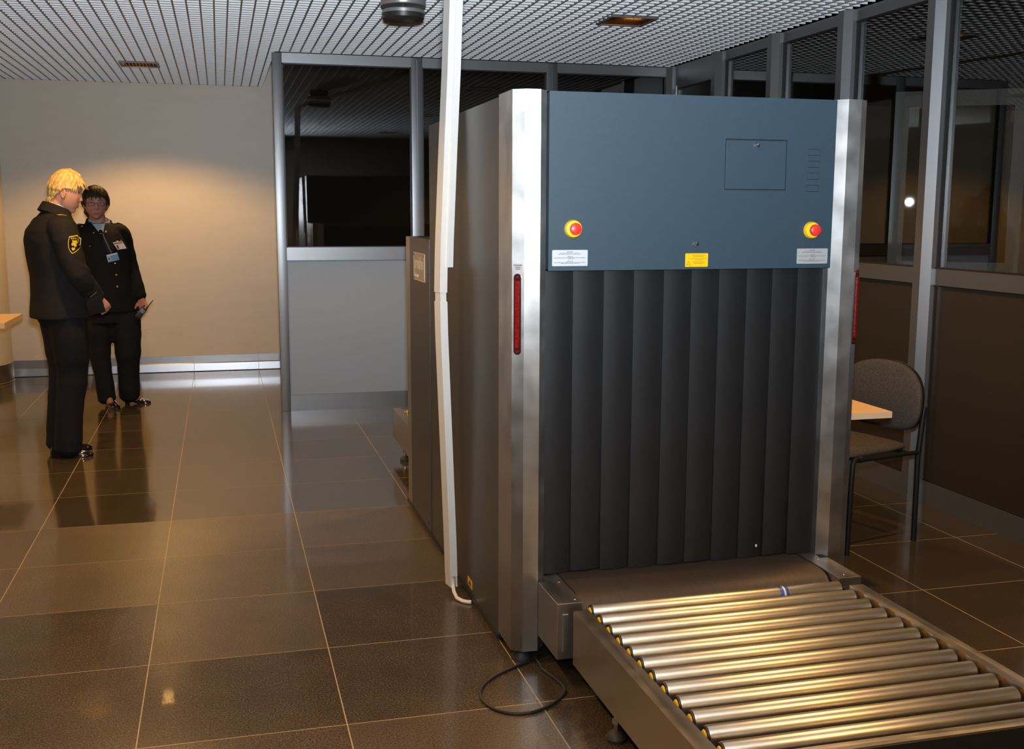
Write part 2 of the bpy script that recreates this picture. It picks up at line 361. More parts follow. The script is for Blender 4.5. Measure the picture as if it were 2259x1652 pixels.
# ---- right partition (X = XR)
wr = structure('wall_right')
mull_y = [0.790, 1.795, 2.640, 3.490, 4.335, 5.235]
for y in mull_y:
    MB().prism([(XR - .078, y + .098), (XR - .078, y + .038), (XR - .040, y), (XR + .05, y), (XR + .05, y + .098)], 0, ZC - .002).build('mullion', M['alu'], wr, smooth=False)
bays = [(-3.9, 0.790)] + [(a + .098, b) for a, b in zip(mull_y[:-1], mull_y[1:])]
for n, (y0, y1) in enumerate(bays):
    door = (n == 5)
    hz = 2.49 if door else 2.598
    MB().box(XR - .026, XR + .026, y0, y1, hz, ZC - .002).build('head_rail', M['alu'], wr, smooth=False)
    MB().box(XR - .026, XR + .026, y0, y1, 1.152, 1.234).build('sill_rail', M['alu'], wr, smooth=False)
    MB().box(XR - .022, XR + .022, y0, y1, 0.0, 0.120).build('base_rail', M['alu'], wr, smooth=False)
    MB().box(XR - .008, XR + .010, y0, y1, 0.120, 1.152).build('panel', M['panel_brown'], wr, smooth=False)
    g = MB(); t = .008
    for q in ((y0, y0 + t, 1.234, hz), (y1 - t, y1, 1.234, hz), (y0, y1, 1.234, 1.234 + t), (y0, y1, hz - t, hz), (y0, y0 + t, .12, 1.152), (y1 - t, y1, .12, 1.152), (y0, y1, .12, .12 + t), (y0, y1, 1.152 - t, 1.152)): g.box(XR - .016, XR + .016, q[0], q[1], q[2], q[3])
    g.build('gasket', M['gasket'], wr, smooth=False)
    MB().box(XR - .004, XR + .004, y0 + .002, y1 - .002, 1.236, hz - .002).build('pane', M['glass'], wr, smooth=False)
# glazed door leaf standing ajar in the unlit room on the right (mirrors the flash)
dl = structure('door_1'); P0 = Vector((5.3, 3.305, 0)); nrm = Vector((-.56754, -.82334, 0)); tx = Vector((-nrm.y, nrm.x, 0))
dm = Matrix((( tx.x, nrm.x, 0, P0.x), (tx.y, nrm.y, 0, P0.y), (0, 0, 1, 0), (0, 0, 0, 1)))
def dbox(*q):
    b = MB().box(*q); b.bm.transform(dm); return b
for q, n_ in (((-.12, -.03, -.02, .02, .01, 2.30), 'stile'), ((.60, .68, -.02, .02, .01, 2.30), 'stile'), ((-.03, .60, -.02, .02, 2.20, 2.30), 'top_rail'), ((-.03, .60, -.02, .02, .01, .30), 'bottom_rail'), ((-.03, .60, -.02, .02, 1.12, 1.20), 'middle_rail')):
    dbox(*q).build(n_, mat('dark_door_frame', (0.10, 0.10, 0.10), 0.45, 0.5), dl, smooth=False)
dbox(-.03, .60, -.004, .004, .30, 2.20).build('pane', M['glass'], dl, smooth=False)

# ---- round column on the left with steel base
c1 = MB().cyl((-1.36, 7.42, 0.17), (-1.36, 7.42, 3.1), .405, seg=56).build('column', M['wall'], None); c1['kind'] = 'structure'
MB().lathe([(.409, .0), (.412, .008), (.409, .012), (.409, .17), (.40, .172)], (-1.36, 7.42, 0), seg=56).build('base_cladding', M['steel_dark'], c1, smooth=True)

# ================================================================== LUMINAIRES
def luminaire(x, y, label):
    t = thing('ceiling_downlight', label, 'lamp', (x, y, ZC), 'square recessed downlights in the open-cell ceiling')
    a, z0, z1 = .148, ZC - .004, ZC + .055
    mb = MB()
    for q in ((-a, a, -a, -a + .016), (-a, a, a - .016, a), (-a, -a + .016, -a + .016, a - .016), (a - .016, a, -a + .016, a - .016)):
        mb.box(x + q[0], x + q[1], y + q[2], y + q[3], z0, z0 + .05)
    mb.build('frame', M['fix_frame'], t, smooth=False)
    i, o_ = .131, .06
    mb = MB(); b = [mb.bm.verts.new((x + sx * i, y + sy * i, z0 + .006)) for sx, sy in ((-1, -1), (1, -1), (1, 1), (-1, 1))]; c = [mb.bm.verts.new((x + sx * o_, y + sy * o_, z1)) for sx, sy in ((-1, -1), (1, -1), (1, 1), (-1, 1))]
    for q in range(4): mb.bm.faces.new((b[q], b[(q + 1) % 4], c[(q + 1) % 4], c[q]))
    mb.bm.faces.new(c); mb.build('reflector', M['amber'], t, smooth=False)
    for q in range(-4, 5):
        MB().box(x + q * .026 - .0012, x + q * .026 + .0012, y - .128, y + .128, z0 + .003, z0 + .030).build('louvre_blade', M['louvre'], t, smooth=False)
    MB().cyl((x - .05, y, ZC + .033), (x + .05, y, ZC + .033), .008, seg=10).build('lamp_tube', M['lamp_glow'], t)
    l = bpy.data.lights.new('warm_lamp', 'SPOT'); l.energy = WARM_W; l.color = (1.0, 0.545, 0.165); l.spot_size = math.radians(134); l.spot_blend = 0.36; l.shadow_soft_size = 0.045
    lo = link(bpy.data.objects.new('warm_lamp', l)); lo.parent = t; lo.location = (0, 0, -.03)
    return t
names = ['square recessed downlight with amber louvres near the cream rear wall', 'square recessed downlight with amber louvres above the scanner and glass partition', 'recessed downlight between the two uniformed people, just above the picture', 'recessed downlight over the open tiled floor, above the picture', 'recessed downlight over the roller conveyor, above the picture', 'recessed downlight far left in front of the rear wall, beyond the picture', 'recessed downlight in the far left corner, beyond the picture', 'recessed downlight over the camera, beyond the picture', 'recessed downlight right of the camera, beyond the picture']
for (x, y), nm in zip(LUM, names): luminaire(x, y, nm)

# hanging disc diffuser under the ceiling
vt = thing('disc_air_diffuser', 'grey two-disc air diffuser hanging under the ceiling beside the white trunking', 'vent', (1.853, 2.8, ZC))
MB().lathe([(.02, 2.545), (.106, 2.545), (.112, 2.541), (.112, 2.556), (.108, 2.561), (.02, 2.563)], (1.853, 2.8, 0), seg=40).build('lower_disc', M['vent_grey'], vt)
MB().lathe([(.02, 2.512), (.095, 2.512), (.108, 2.518), (.110, 2.5405), (.02, 2.5405)], (1.853, 2.8, 0), seg=40).build('dark_cap', M['vent_dark'], vt)
MB().lathe([(.095, 2.580), (.116, 2.580), (.119, 2.585), (.119, 2.602), (.110, 2.608), (.06, 2.612), (.06, 2.60), (.09, 2.598)], (1.853, 2.8, 0), seg=40).build('upper_ring', M['vent_grey'], vt)
MB().lathe([(.0, 2.585), (.055, 2.585), (.09, 2.64), (.09, 2.70), (.0, 2.70)], (1.853, 2.8, 0), seg=32).build('neck', M['vent_dark'], vt)
for a in (-100, 20, 140):
    MB().cyl((1.853 + .098 * math.cos(math.radians(a)), 2.8 + .098 * math.sin(math.radians(a)), 2.555), (1.853 + .098 * math.cos(math.radians(a)), 2.8 + .098 * math.sin(math.radians(a)), 2.585), .0035, seg=8).build('spacer', M['chrome'], vt)

# ================================================================== X-RAY SCANNER
CX = 2.42
xs = thing('baggage_scanner', 'large steel and dark grey baggage x-ray scanner with blue front panel', 'scanner', (CX, 1.3, 0))
def mirx(poly): return [(2 * CX - x, y) for x, y in reversed(poly)]
post = [(1.789, .49), (1.789, .316), (1.823, .292), (1.875, .288), (1.905, .325), (1.905, .49)]
posts = []
for side in (0, 1):
    p = post if side == 0 else mirx(post)
    mb = MB().prism(p, .045, 1.900)
    posts.append(mb.build('front_post', M['steel'], xs, smooth=False))
def facet_lamp(side):
    # red strip lamp standing on the outer chamfer of a front post
    a, b = Vector((1.789, .316, 0)), Vector((1.823, .292, 0))
    if side: a.x, b.x = 2 * CX - a.x, 2 * CX - b.x
    mid = (a + b) / 2; t = (b - a).normalized(); n = Vector((t.y, -t.x, 0)); n = n if n.y < 0 else -n
    def strip(w, z0, z1, d0, d1):
        out = []
        for d in (d0, d1):
            ring = []
            for q in range(17): an = PI * q / 16; ring.append((w * math.cos(an), z1 - w + w * math.sin(an)))
            for q in range(17): an = PI + PI * q / 16; ring.append((w * math.cos(an), z0 + w + w * math.sin(an)))
            out.append([mid + t * u + n * d + Vector((0, 0, z)) for u, z in ring])
        return MB().rings(out)
    l = strip(.0125, 1.058, 1.321, 0, .006).build('indicator_lamp', M['red_dark'], posts[side], smooth=False)
    strip(.0064, 1.080, 1.299, .006, .010).build('lens', M['red_lens'], xs if False else posts[side], smooth=False)
    for z in (1.069, 1.310):
        c = mid + n * .006
        MB().cyl(c + Vector((0, 0, z)), c + n * .003 + Vector((0, 0, z)), .0045, seg=10).build('lamp_screw', M['black'], posts[side])
    if side == 0:
        q = [mid + t * u + n * d + Vector((0, 0, z)) for d in (.0003,) for u, z in ((-.0165, 1.331), (.0165, 1.331), (.0165, 1.353), (-.0165, 1.353))]
        q2 = [p_ + n * .0008 for p_ in q]
        MB().rings([q, q2]).build('small_label', M['grey_label'], posts[0], smooth=False)
        for z, w in ((1.348, .014), (1.342, .009), (1.336, .008)):
            r = [mid + t * u + n * .0012 + Vector((0, 0, zz)) for u, zz in ((-w, z - .001), (w, z - .001), (w, z + .001), (-w, z + .001))]
            MB().rings([r, [p_ + n * .0003 for p_ in r]]).build('print_line', M['black_print'], posts[0], smooth=False)
facet_lamp(0); facet_lamp(1)
# front panel with hatch and four blanking plates
px0, px1, pz0, pz1 = 1.9065, 2.928, 1.329, 1.897
HATCH = (2.5185, 2.745, 1.592, 1.7605)
SLOTS = [(2.825, 2.871, 1.710, 1.732), (2.825, 2.871, 1.670, 1.692), (2.8245, 2.8705, 1.630, 1.652), (2.824, 2.870, 1.589, 1.611)]
holes = [HATCH] + SLOTS
mb = MB().grid_plate([px0, px1] + [v for h in holes for v in h[:2]], [pz0, pz1] + [v for h in holes for v in h[2:]], holes, .300, .306)
mb.box(px0, px0 + .004, .306, .336, pz0, pz1).box(px1 - .004, px1, .306, .336, pz0, pz1).box(px0, px1, .306, .336, pz0, pz0 + .004).box(px0, px1, .306, .50, pz1 - .004, pz1)
panel = mb.build('front_panel', M['blue'], xs, smooth=False)
MB().box(px0 + .01, px1 - .01, .318, .322, pz0 + .01, pz1 - .01).build('panel_backing', M['blue_gap'], panel, smooth=False)
h = HATCH
MB().box(h[0] + .0035, h[1] - .0025, .3005, .316, h[2] + .0035, h[3] - .0045, .0008).build('hatch', M['blue'], panel, smooth=False)
for h in SLOTS: MB().box(h[0] + .0008, h[1] - .0008, .3002, .316, h[2] + .0012, h[3] - .0012).build('blanking_plate', M['blue'], panel, smooth=False)
for x, z in ((2.633, 1.741), (2.421, 1.414)):
    MB().lathe([(.0, .0), (.0095, 0), (.0095, .004), (.006, .009), (.0, .0105)], (x, .300, z), '-y', 20).build('lock', M['chrome'], panel)
for x, z in ((1.989, 1.464), (2.849, 1.459)):
    b_ = MB().lathe([(.0, .0), (.0295, 0), (.0295, .004), (.026, .014), (.016, .016), (.0, .016)], (x, .300, z), '-y', 32).build('emergency_button', M['yellow'], panel)
    MB().lathe([(.0, .015), (.0155, .015), (.0155, .019), (.0185, .022), (.0195, .028), (.0185, .035), (.014, .038), (.0, .0385)], (x, .300, z), '-y', 32).build('button_head', M['red'], panel)
def rrect(x0, x1, z0, z1, r, y0, y1):
    ring = []
    for cx, cz, a0 in ((x1 - r, z1 - r, 0), (x0 + r, z1 - r, 90), (x0 + r, z0 + r, 180), (x1 - r, z0 + r, 270)):
        for q in range(5): a = math.radians(a0 + 90 * q / 4); ring.append((cx + r * math.cos(a), cz + r * math.sin(a)))
    return MB().rings([[(x, y, z) for x, z in ring] for y in (y0, y1)])
def bars(spec, x0, x1, z0, z1, y, m, name, parent):
    mb = MB(); w = x1 - x0; hh = z1 - z0
    rnd = random.Random(3)
    for a, b, v, th in spec:           # one printed line: broken into word-like dashes
        u = a
        while u < b - .005:
            l = min(rnd.uniform(.05, .12), b - u)
            mb.box(x0 + u * w, x0 + (u + l) * w, y - .0004, y + .0001, z1 - (v + th) * hh, z1 - v * hh); u += l + .012
    mb.build(name, m, parent, smooth=False)
LAB = [(.41, .58, .10, .045), (.21, .78, .185, .03), (.17, .82, .245, .03), (.43, .58, .395, .04), (.05, .94, .475, .035), (.44, .60, .535, .03), (.41, .58, .68, .04), (.05, .93, .765, .035), (.24, .76, .825, .03)]
for (x0, x1), lm in (((1.919, 2.040), 'white_label'), ((2.798, 2.916), 'grey_label')):
    rrect(x0, x1, 1.344, 1.396, .003, .2993, .3001).build('notice_label', M[lm], panel, smooth=False)
    bars(LAB, x0, x1, 1.344, 1.396, .2992, M['grey_print'] if lm == 'white_label' else mat('dark_grey_print', (.17, .16, .16), .5), 'label_print', panel)
rrect(2.384, 2.4665, 1.337, 1.3825, .003, .2993, .3001).build('warning_label', M['yellow_label'], panel, smooth=False)
bars([(.30, .87, .12, .045), (.36, .82, .22, .05), (.26, .93, .37, .05), (.42, .77, .47, .05), (.33, .85, .62, .05), (.39, .80, .73, .05), (.03, .97, .01, .02), (.03, .97, .95, .02)], 2.384, 2.4665, 1.337, 1.3825, .2992, M['ochre_print'], 'warning_print', panel)
def triangle(c, r, y, th, m, parent, name, sign=True):
    mb = MB(); P3 = [(c[0] - r, c[1] - r * .85), (c[0] + r, c[1] - r * .85), (c[0], c[1] + r * .9)]
    I3 = [(c[0] + (x - c[0]) * th, c[1] - r * .15 + (z - c[1] + r * .15) * th) for x, z in P3]
    for k_ in range(3):
        a, b, c_, d = P3[k_], P3[(k_ + 1) % 3], I3[(k_ + 1) % 3], I3[k_]
        mb.rings([[(q[0], yy, q[1]) for q in (a, b, c_, d)] for yy in (y - .0004, y + .0001)])
    mb.box(c[0] - r * .07, c[0] + r * .07, y - .0004, y + .0001, c[1] - r * .55, c[1] + r * .25)
    mb.build(name, m, parent, smooth=False)
triangle((2.3965, 1.3495), .0085, .2992, .68, M['ochre_print'], panel, 'warning_triangle')
# hood and side panels
MB().box(1.83, 3.01, .33, 1.77, 1.862, 1.893).build('top_cover', M['gray_paint'], xs, smooth=False)
for side in (0, 1):
    f = (lambda x: x) if side == 0 else (lambda x: 2 * CX - x)
    def sb(a, b, *q, bevel=0): return MB().box(min(f(a), f(b)), max(f(a), f(b)), *q, bevel)
    sb(1.790, 1.832, .4905, 1.205, .030, 1.893).build('side_panel', M['gray_paint'], xs, smooth=False)
    sb(1.792, 1.832, 1.208, 1.772, .030, 1.893).build('side_panel', M['gray_paint'], xs, smooth=False)
    sb(1.800, 1.835, 1.19, 1.22, .035, 1.89).build('panel_joint', M['blue_gap'], xs, smooth=False)
    sb(1.786, 1.815, .50, 2.44, .016, .029).build('bottom_rail', M['black'], xs, smooth=False)
    p = [(1.792, 2.30), (1.792, 2.425), (1.83, 2.48), (1.90, 2.48), (1.90, 2.30)]
    MB().prism(p if side == 0 else mirx(p), .030, 1.393).build('rear_post', M['steel_dark'], xs, smooth=False)
    sb(1.789, 1.836, 1.775, 2.298, .030, 1.393).build('side_panel', M['gray_paint'], xs, smooth=False)
MB().box(1.836, 3.004, 1.775, 2.47, 1.37, 1.393).build('rear_cover', M['gray_paint'], xs, smooth=False)
MB().box(1.833, 3.007, 1.74, 1.772, 1.37, 1.862).build('rear_wall', M['gray_paint'], xs, smooth=False)
MB().box(1.90, 2.94, 2.44, 2.475, .32, 1.37).build('rear_curtain', M['curtain'], xs, smooth=False)
MB().box(1.84, 3.00, .36, 2.42, .03, .26).build('base_frame', M['black'], xs, smooth=False)
MB().box(1.84, 3.00, .55, .58, .30, 1.85).build('tunnel_shield', M['rubber'], xs, smooth=False)
MB().box(1.905, 2.935, .345, .40, 1.325, 1.36).build('curtain_rail', M['black'], xs, smooth=False)
MB().cyl((2.594, .9, 1.893), (2.594, .9, 1.96), .007, seg=12).cyl((2.594, .9, 1.96), (2.594, .9, 1.996), .0045, seg=12).build('top_pin', M['chrome'], xs)
for x, y in ((1.835, .345), (3.005, .345), (1.835, 2.40), (3.005, 2.40)):
    ft = MB().cyl((x, y, .03), (x, y, .062), .009, seg=10).build('levelling_foot', M['zinc'], xs)
    MB().lathe([(.0, 0), (.036, 0), (.036, .012), (.024, .030), (.0, .032)], (x, y, 0), seg=20).build('foot_pad', M['rubber'], ft)
# nameplate on the left flank of the rear section
npl = MB().box(1.7865, 1.789, 1.880, 2.170, 1.193, 1.325, .0008).build('nameplate', M['plate'], xs, smooth=False)
nb = MB()
for q in ((1.880, 1.888, 1.193, 1.325), (2.162, 2.170, 1.193, 1.325), (1.88, 2.17, 1.193, 1.197), (1.88, 2.17, 1.321, 1.325)): nb.box(1.7860, 1.7870, *q)
nb.build('plate_rim', M['plate_txt'], npl, smooth=False)
TM = Matrix(((0, 0, -1, 1.7864), (-1, 0, 0, 2.030), (0, 1, 0, 1.274), (0, 0, 0, 1)))
text_mesh('smiths', .088, TM, 'nameplate_lettering', npl).data.materials.append(M['plate_txt'])
TM2 = Matrix(((0, 0, -1, 1.7864), (-1, 0, 0, 2.085), (0, 1, 0, 1.217), (0, 0, 0, 1)))
text_mesh('heimann', .032, TM2, 'nameplate_lettering', npl).data.materials.append(M['plate_txt'])
for y in (1.893, 2.157):
    for z in (1.204, 1.314): MB().cyl((1.7872, y, z), (1.7850, y, z), .0045, seg=10).build('rivet', M['black'], npl)
for y0, y1, z0, z1 in ((.911, .992, .051, .085), (1.795, 1.875, .047, .083)):
    w = MB().box(1.7893, 1.7901, y0, y1, z0, z1).build('hazard_sticker', M['yellow_label'], xs, smooth=False)
    yc, zc = (y0 + y1) / 2, (z0 + z1) / 2
    MB().rings([[(x, yc - .026, zc - .010), (x, yc + .026, zc - .010), (x, yc, zc + .012)] for x in (1.7888, 1.7894)]).build('hazard_symbol', M['black_print'], w, smooth=False)
# lead-rubber curtain: one overlapping, gently bowed strip after another
sx = [1.9065, 2.007, 2.115, 2.2215, 2.3295, 2.4305, 2.533, 2.637, 2.734, 2.8315, 2.937]
for k_ in range(10):
    a, b = sx[k_], min(sx[k_ + 1] + .012, 2.937); zb = .292 + .003 * math.sin(k_ * 1.7)
    ring = []; n = 12
    for q in range(n + 1):
        u = q / n; ring.append((a + (b - a) * u, .350 - .009 * math.sin(PI * min(1, u * 1.12) * .85 + .25) + .010 * u))
    ring2 = [(x, y + .003) for x, y in reversed(ring)]
    cr = []
    for z in (zb, .42, .70, 1.0, 1.345):
        sw = .004 * math.sin(z * 3 + k_) * (1.345 - z)
        cr.append([(x + sw * .6, y + sw, z) for x, y in ring + ring2])
    MB().rings(cr).build('curtain_strip', M['curtain'], xs, angle=50)
MB().ball((2.705, .338, .335), (.004, .002, .006), 8).build('white_scrap', M['card'], xs)
# short belt conveyor sticking out under the curtain
for side in (0, 1):
    f = (lambda x: x) if side == 0 else (lambda x: 2 * CX - x)
    q = sorted((f(1.8755), f(1.961)))
    ck = MB().box(q[0], q[1], .070, .287, .102, .288, .002).box(sorted((f(1.906), f(1.961)))[0], sorted((f(1.906), f(1.961)))[1], .285, .56, .102, .288).build('belt_side_box', M['steel_dark'], xs, smooth=False)
    for y in (.10, .27): MB().ball((f(1.944) if side == 0 else f(1.925), y, .2885), (.0045, .0045, .002), 10).build('rivet', M['chrome'], ck)
prof = [(.56, .2875), (.20, .2875), (.165, .2855), (.138, .276), (.118, .258), (.108, .236), (.106, .21)]
MB().rings([[(x, y, z) for y, z in prof] + [(x, y + .012, z - .006) for y, z in reversed(prof)] for x in (1.967, 2.873)]).build('belt', M['belt'], xs, angle=60)
MB().box(1.961, 2.879, .128, .16, .102, .20).build('belt_apron', M['black'], xs, smooth=False)

# ================================================================== ROLLER CONVEYORS
def conveyor(label, x0, x1, y_near, y_far, first, n, legs, ztop=.28, end_side=-1, group='roller conveyors at the two ends of the scanner'):
    t = thing('roller_conveyor', label, 'conveyor', ((x0 + x1) / 2, (y_near + y_far) / 2, 0), group)
    for side in (0, 1):
        f = (lambda x: x) if side == 0 else (lambda x: x0 + x1 - x)
        mb = MB()
        q = sorted((f(x0), f(x0 + .004))); mb.box(q[0], q[1], y_near, y_far, .106, ztop)
        q = sorted((f(x0 + .004), f(x0 + .050))); mb.box(q[0], q[1], y_near, y_far, ztop - .004, ztop)
        q = sorted((f(x0 + .046), f(x0 + .050))); mb.box(q[0], q[1], y_near, y_far, .225, ztop - .004)
        mb.build('side_rail', M['steel_dark'], t, smooth=False)
    for k_ in range(n):
        y = first - .0858 * k_ * (1 if end_side < 0 else -1); r, zc = .0250, ztop - .022; xa, xb = x0 + .072, x1 - .066
        prof = [(.019, 0), (.0238, .0012), (r, .004), (r, xb - xa - .004), (.0238, xb - xa - .0012), (.019, xb - xa)]
        ro = MB().lathe(prof, (xa, y, zc), 'x', 28).build('roller', M['roller'], t, angle=30)
        for xe, d in ((xa, -1), (xb, 1)):
            MB().lathe([(.0, 0), (.0235, 0), (.0215, d * .004), (.0, d * .005)], (xe, y, zc), 'x', 20).cyl((xe, y, zc), (xe + d * .022, y, zc), .006, seg=8).build('end_cap', M['black'], ro)
            MB().lathe([(.008, d * .004), (.016, d * .0042), (.013, d * .0075), (.008, d * .0085)], (xe, y, zc), 'x', 14).build('bearing_ring', M['yellow'], ro)
    ye = y_near if end_side < 0 else y_far
    MB().box(x0 + .002, x1 - .002, *sorted((ye, ye - end_side * .034)), ztop - .020, ztop - .010).build('end_bar', M['steel_dark'], t, smooth=False)
    MB().box(x0 + .0005, x1 - .0005, *sorted((ye, ye + end_side * .006)), .106, ztop - .012).build('end_plate', M['black'], t, smooth=False)
    MB().box(x0 + .055, x1 - .055, y_near + .04, y_far - .02, .112, .118).build('bottom_tray', M['black'], t, smooth=False)
    for x, y in legs:
        lg = MB().box(x - .014, x + .010, y - .014, y + .016, .094, .18, .001).cyl((x, y, .03), (x, y, .094), .0075, seg=12).cyl((x, y, .052), (x, y, .066), .0125, seg=6).build('leg', M['zinc'], t, smooth=False)
        MB().lathe([(.0, 0), (.030, 0), (.031, .010), (.024, .022), (.012, .032), (.0, .034)], (x, y, 0), seg=24).build('foot_pad', M['rubber'], lg)
    return t
rc = conveyor('long roller conveyor with steel rollers standing in front of the scanner curtain', 1.913, 2.937, -.972, .018, .054, 12, [(1.945, -.294), (2.905, -.294), (1.945, -.86), (2.905, -.86)])
MB().box(1.893, 1.9125, .0655, .0695, .128, .252, .001).build('bracket', M['zinc'], rc, smooth=False)
MB().lathe([(.0253, 0), (.0256, .001), (.0256, .030), (.0253, .031)], (2.640, .054, .258), 'x', 28).build('blue_tape', M['tape_blue'], rc)
MB().lathe([(.02575, 0), (.02575, .007)], (2.653, .054, .258), 'x', 28).build('tape_print', M['card'], rc)
conveyor('grey roller conveyor end showing behind the scanner, by the grey partition panel', 1.899, 2.94, 2.49, 3.66, 2.56, 13, [(1.935, 3.42), (2.905, 3.42)], ztop=.288, end_side=1)

# ================================================================== WHITE CABLE TRUNKING
ct = thing('cable_trunking', 'tall bowed white cable trunking hanging from ceiling to floor by the scanner', 'cable trunking', (1.735, 1.03, 0))
def trunk(pts, wx, wy, name, m, off=(0, 0), ang=math.radians(-10)):
    rr = []
    for cx, z, w in pts:
        ring = []
        for u, v in ((-.5, -.5), (.5, -.5), (.5, .5), (-.5, .5)):
            a, b = u * wx * w + off[0], v * wy + off[1]
            ring.append((cx + a * math.cos(ang) + b * math.sin(ang), 1.05 - a * math.sin(ang) + b * math.cos(ang), z))
        rr.append(ring)
    return MB().rings(rr).build(name, m, ct, smooth=False)
def cxz(z):
    P_ = [(.03, 1.735), (.21, 1.731), (.50, 1.721), (.867, 1.708), (1.05, 1.7015), (1.22, 1.6985), (1.40, 1.7035), (1.75, 1.7190), (2.03, 1.7330), (2.29, 1.7430), (2.70, 1.756)]
    for (a, x), (b, y) in zip(P_[:-1], P_[1:]):
        if a <= z <= b: return x + (y - x) * (z - a) / (b - a)
    return P_[-1][1]
body = trunk([(cxz(z), z, 1) for z in (.075, .21, .50, .7, .867, .96, 1.05, 1.14, 1.175)], .030, .062, 'trunk_body', M['white_pvc'])
trunk([(cxz(z), z, 1) for z in (1.175, 1.21)], .024, .056, 'trunk_gap', M['white_pvc'])
trunk([(cxz(z), z, 1) for z in (1.21, 1.30, 1.40, 1.55, 1.75, 2.03, 2.29, 2.70)], .030, .062, 'trunk_body', M['white_pvc'])
trunk([(cxz(z), z, 1) for z in (1.306, 1.40, 1.55, 1.75, 2.03, 2.29, 2.70)], .028, .044, 'trunk_cover', M['white_pvc'], (.029, .004))
trunk([(cxz(z), z, 1) for z in (1.306, 1.40, 1.55, 1.75, 2.03, 2.29, 2.70)], .006, .070, 'cover_lip', M['white_pvc'], (.012, 0))
# open channel at the foot
trunk([(cxz(z), z, 1) for z in (.03, .076)], .005, .058, 'trunk_channel', M['white_pvc'], (-.012, 0))
trunk([(cxz(z), z, 1) for z in (.03, .076)], .005, .058, 'trunk_channel', M['white_pvc'], (.012, 0))
trunk([(cxz(z), z, 1) for z in (.03, .076)], .028, .004, 'trunk_channel', M['white_pvc'], (0, .028))
wc = MB().tube([(1.737, 1.045, .070), (1.737, 1.040, .05), (1.735, 1.00, .020), (1.738, .955, .0085), (1.752, .920, .0078), (1.768, .905, .0078), (1.783, .8985, .0078)], .0075, 10).build('white_cable', M['white_cable'], None)
wc['label'] = 'short white cable running from the foot of the trunking under the scanner'; wc['category'] = 'cable'
# black cable looped on the floor
cp = [(2.02, .40), (1.926, .346), (1.838, .291), (1.77, .257), (1.701, .209), (1.643, .141), (1.623, .066), (1.637, -.007), (1.67, -.053), (1.719, -.075), (1.777, -.068), (1.847, -.023), (1.897, .035), (1.905, .087), (1.891, .16), (1.874, .223), (1.867, .284), (1.885, .325), (1.94, .35), (2.05, .38)]
def smooth_path(p, z0, it=2):
    p = [Vector((a, b, z0)) for a, b in p]
    for _ in range(it):
        q = [p[0]]
        for a, b in zip(p[:-1], p[1:]): q += [a * .75 + b * .25, a * .25 + b * .75]
        p = q + [p[-1]]
    return p
sp = smooth_path(cp, .0052)
for i_, v in enumerate(sp):
    if i_ > len(sp) * .78: v.z = .0165
bc = MB().tube(sp, .005, 8).build('black_cable', M['black'], None); bc['label'] = 'thin black cable looped on the floor tiles beside the scanner foot'; bc['category'] = 'cable'

# ================================================================== TABLES AND CHAIR
def table(label, x0, x1, y0, y1, z, th, legs):
    t = thing('side_table', label, 'table', ((x0 + x1) / 2, (y0 + y1) / 2, 0))
    MB().box(x0, x1, y0, y1, z - .003, z).build('table_top', M['wood'], t, smooth=False)
    MB().box(x0, x1, y0, y1, z - th, z - .003).build('table_edge', M['wood_edge'], t, smooth=False)
    for x, y in legs: MB().box(x - .02, x + .02, y - .02, y + .02, 0, z - th, .003).build('leg', M['black_metal'], t)
    return t
table('pale beech table corner showing between scanner and grey chair', 3.07, 3.416, .606, 1.9, .745, .025, [(3.11, .66), (3.11, 1.84), (3.36, 1.84)])
table('orange-lit wooden desk end at the left edge of the picture', -1.9, -.572, 5.03, 5.75, .75, .038, [(-1.85, 5.1), (-1.85, 5.7), (-.85, 5.7), (-.85, 5.1)])

ch = thing('stacking_chair', 'grey tweed stacking chair on black tube frame beside the glass partition', 'chair', (3.75, 1.35, 0))
fwd = Vector((-.43, -.12, 0)).normalized(); lat = Vector((.12, -.43, 0)).normalized()   # lat points to the near side
O = Vector((3.972, 1.2, 0))                      # near rear foot
def cpnt(a, b, z): return O + fwd * a - lat * b + Vector((0, 0, z))
Wd = .47
for b in (0.0, Wd):
    MB().tube([cpnt(.44, b, 0), cpnt(.435, b, .30), cpnt(.430, b, .415), cpnt(.422, b, .432), cpnt(.40, b, .436)], .0115, 12).build('leg', M['black_metal'], ch)
    MB().tube([cpnt(0, b, 0), cpnt(.004, b, .40), cpnt(-.006, b, .50), cpnt(-.022, b, .634)], .0125, 12).build('leg', M['black_metal'], ch)
    MB().tube([cpnt(.42, b, .430), cpnt(.22, b, .426), cpnt(.0, b, .424)], .0105, 12).build('seat_rail', M['black_metal'], ch)
for a in (.06, .38): MB().tube([cpnt(a, 0, .424), cpnt(a, Wd, .424)], .009, 10).build('cross_bar', M['black_metal'], ch)
# seat cushion
rr = []
for a, zt, sh in ((.468, .437, .93), (.472, .452, .97), (.45, .468, 1), (.30, .462, 1.0), (.15, .456, .97), (.05, .455, .90), (.035, .45, .86)):
    ring = []
    for q in range(20):
        an = 2 * PI * q / 20; c, s_ = math.cos(an), math.sin(an)
        ring.append(cpnt(a, Wd / 2 + (Wd / 2 - .015) * sh * math.copysign(abs(c) ** .35, c), .447 + (zt - .447 if s_ > 0 else -.012) * 1.0 * abs(s_) ** .5 + (.012 * s_ if s_ > 0 else 0)))
    rr.append(ring)
MB().rings(rr).build('seat', M['fabric'], ch, angle=60)
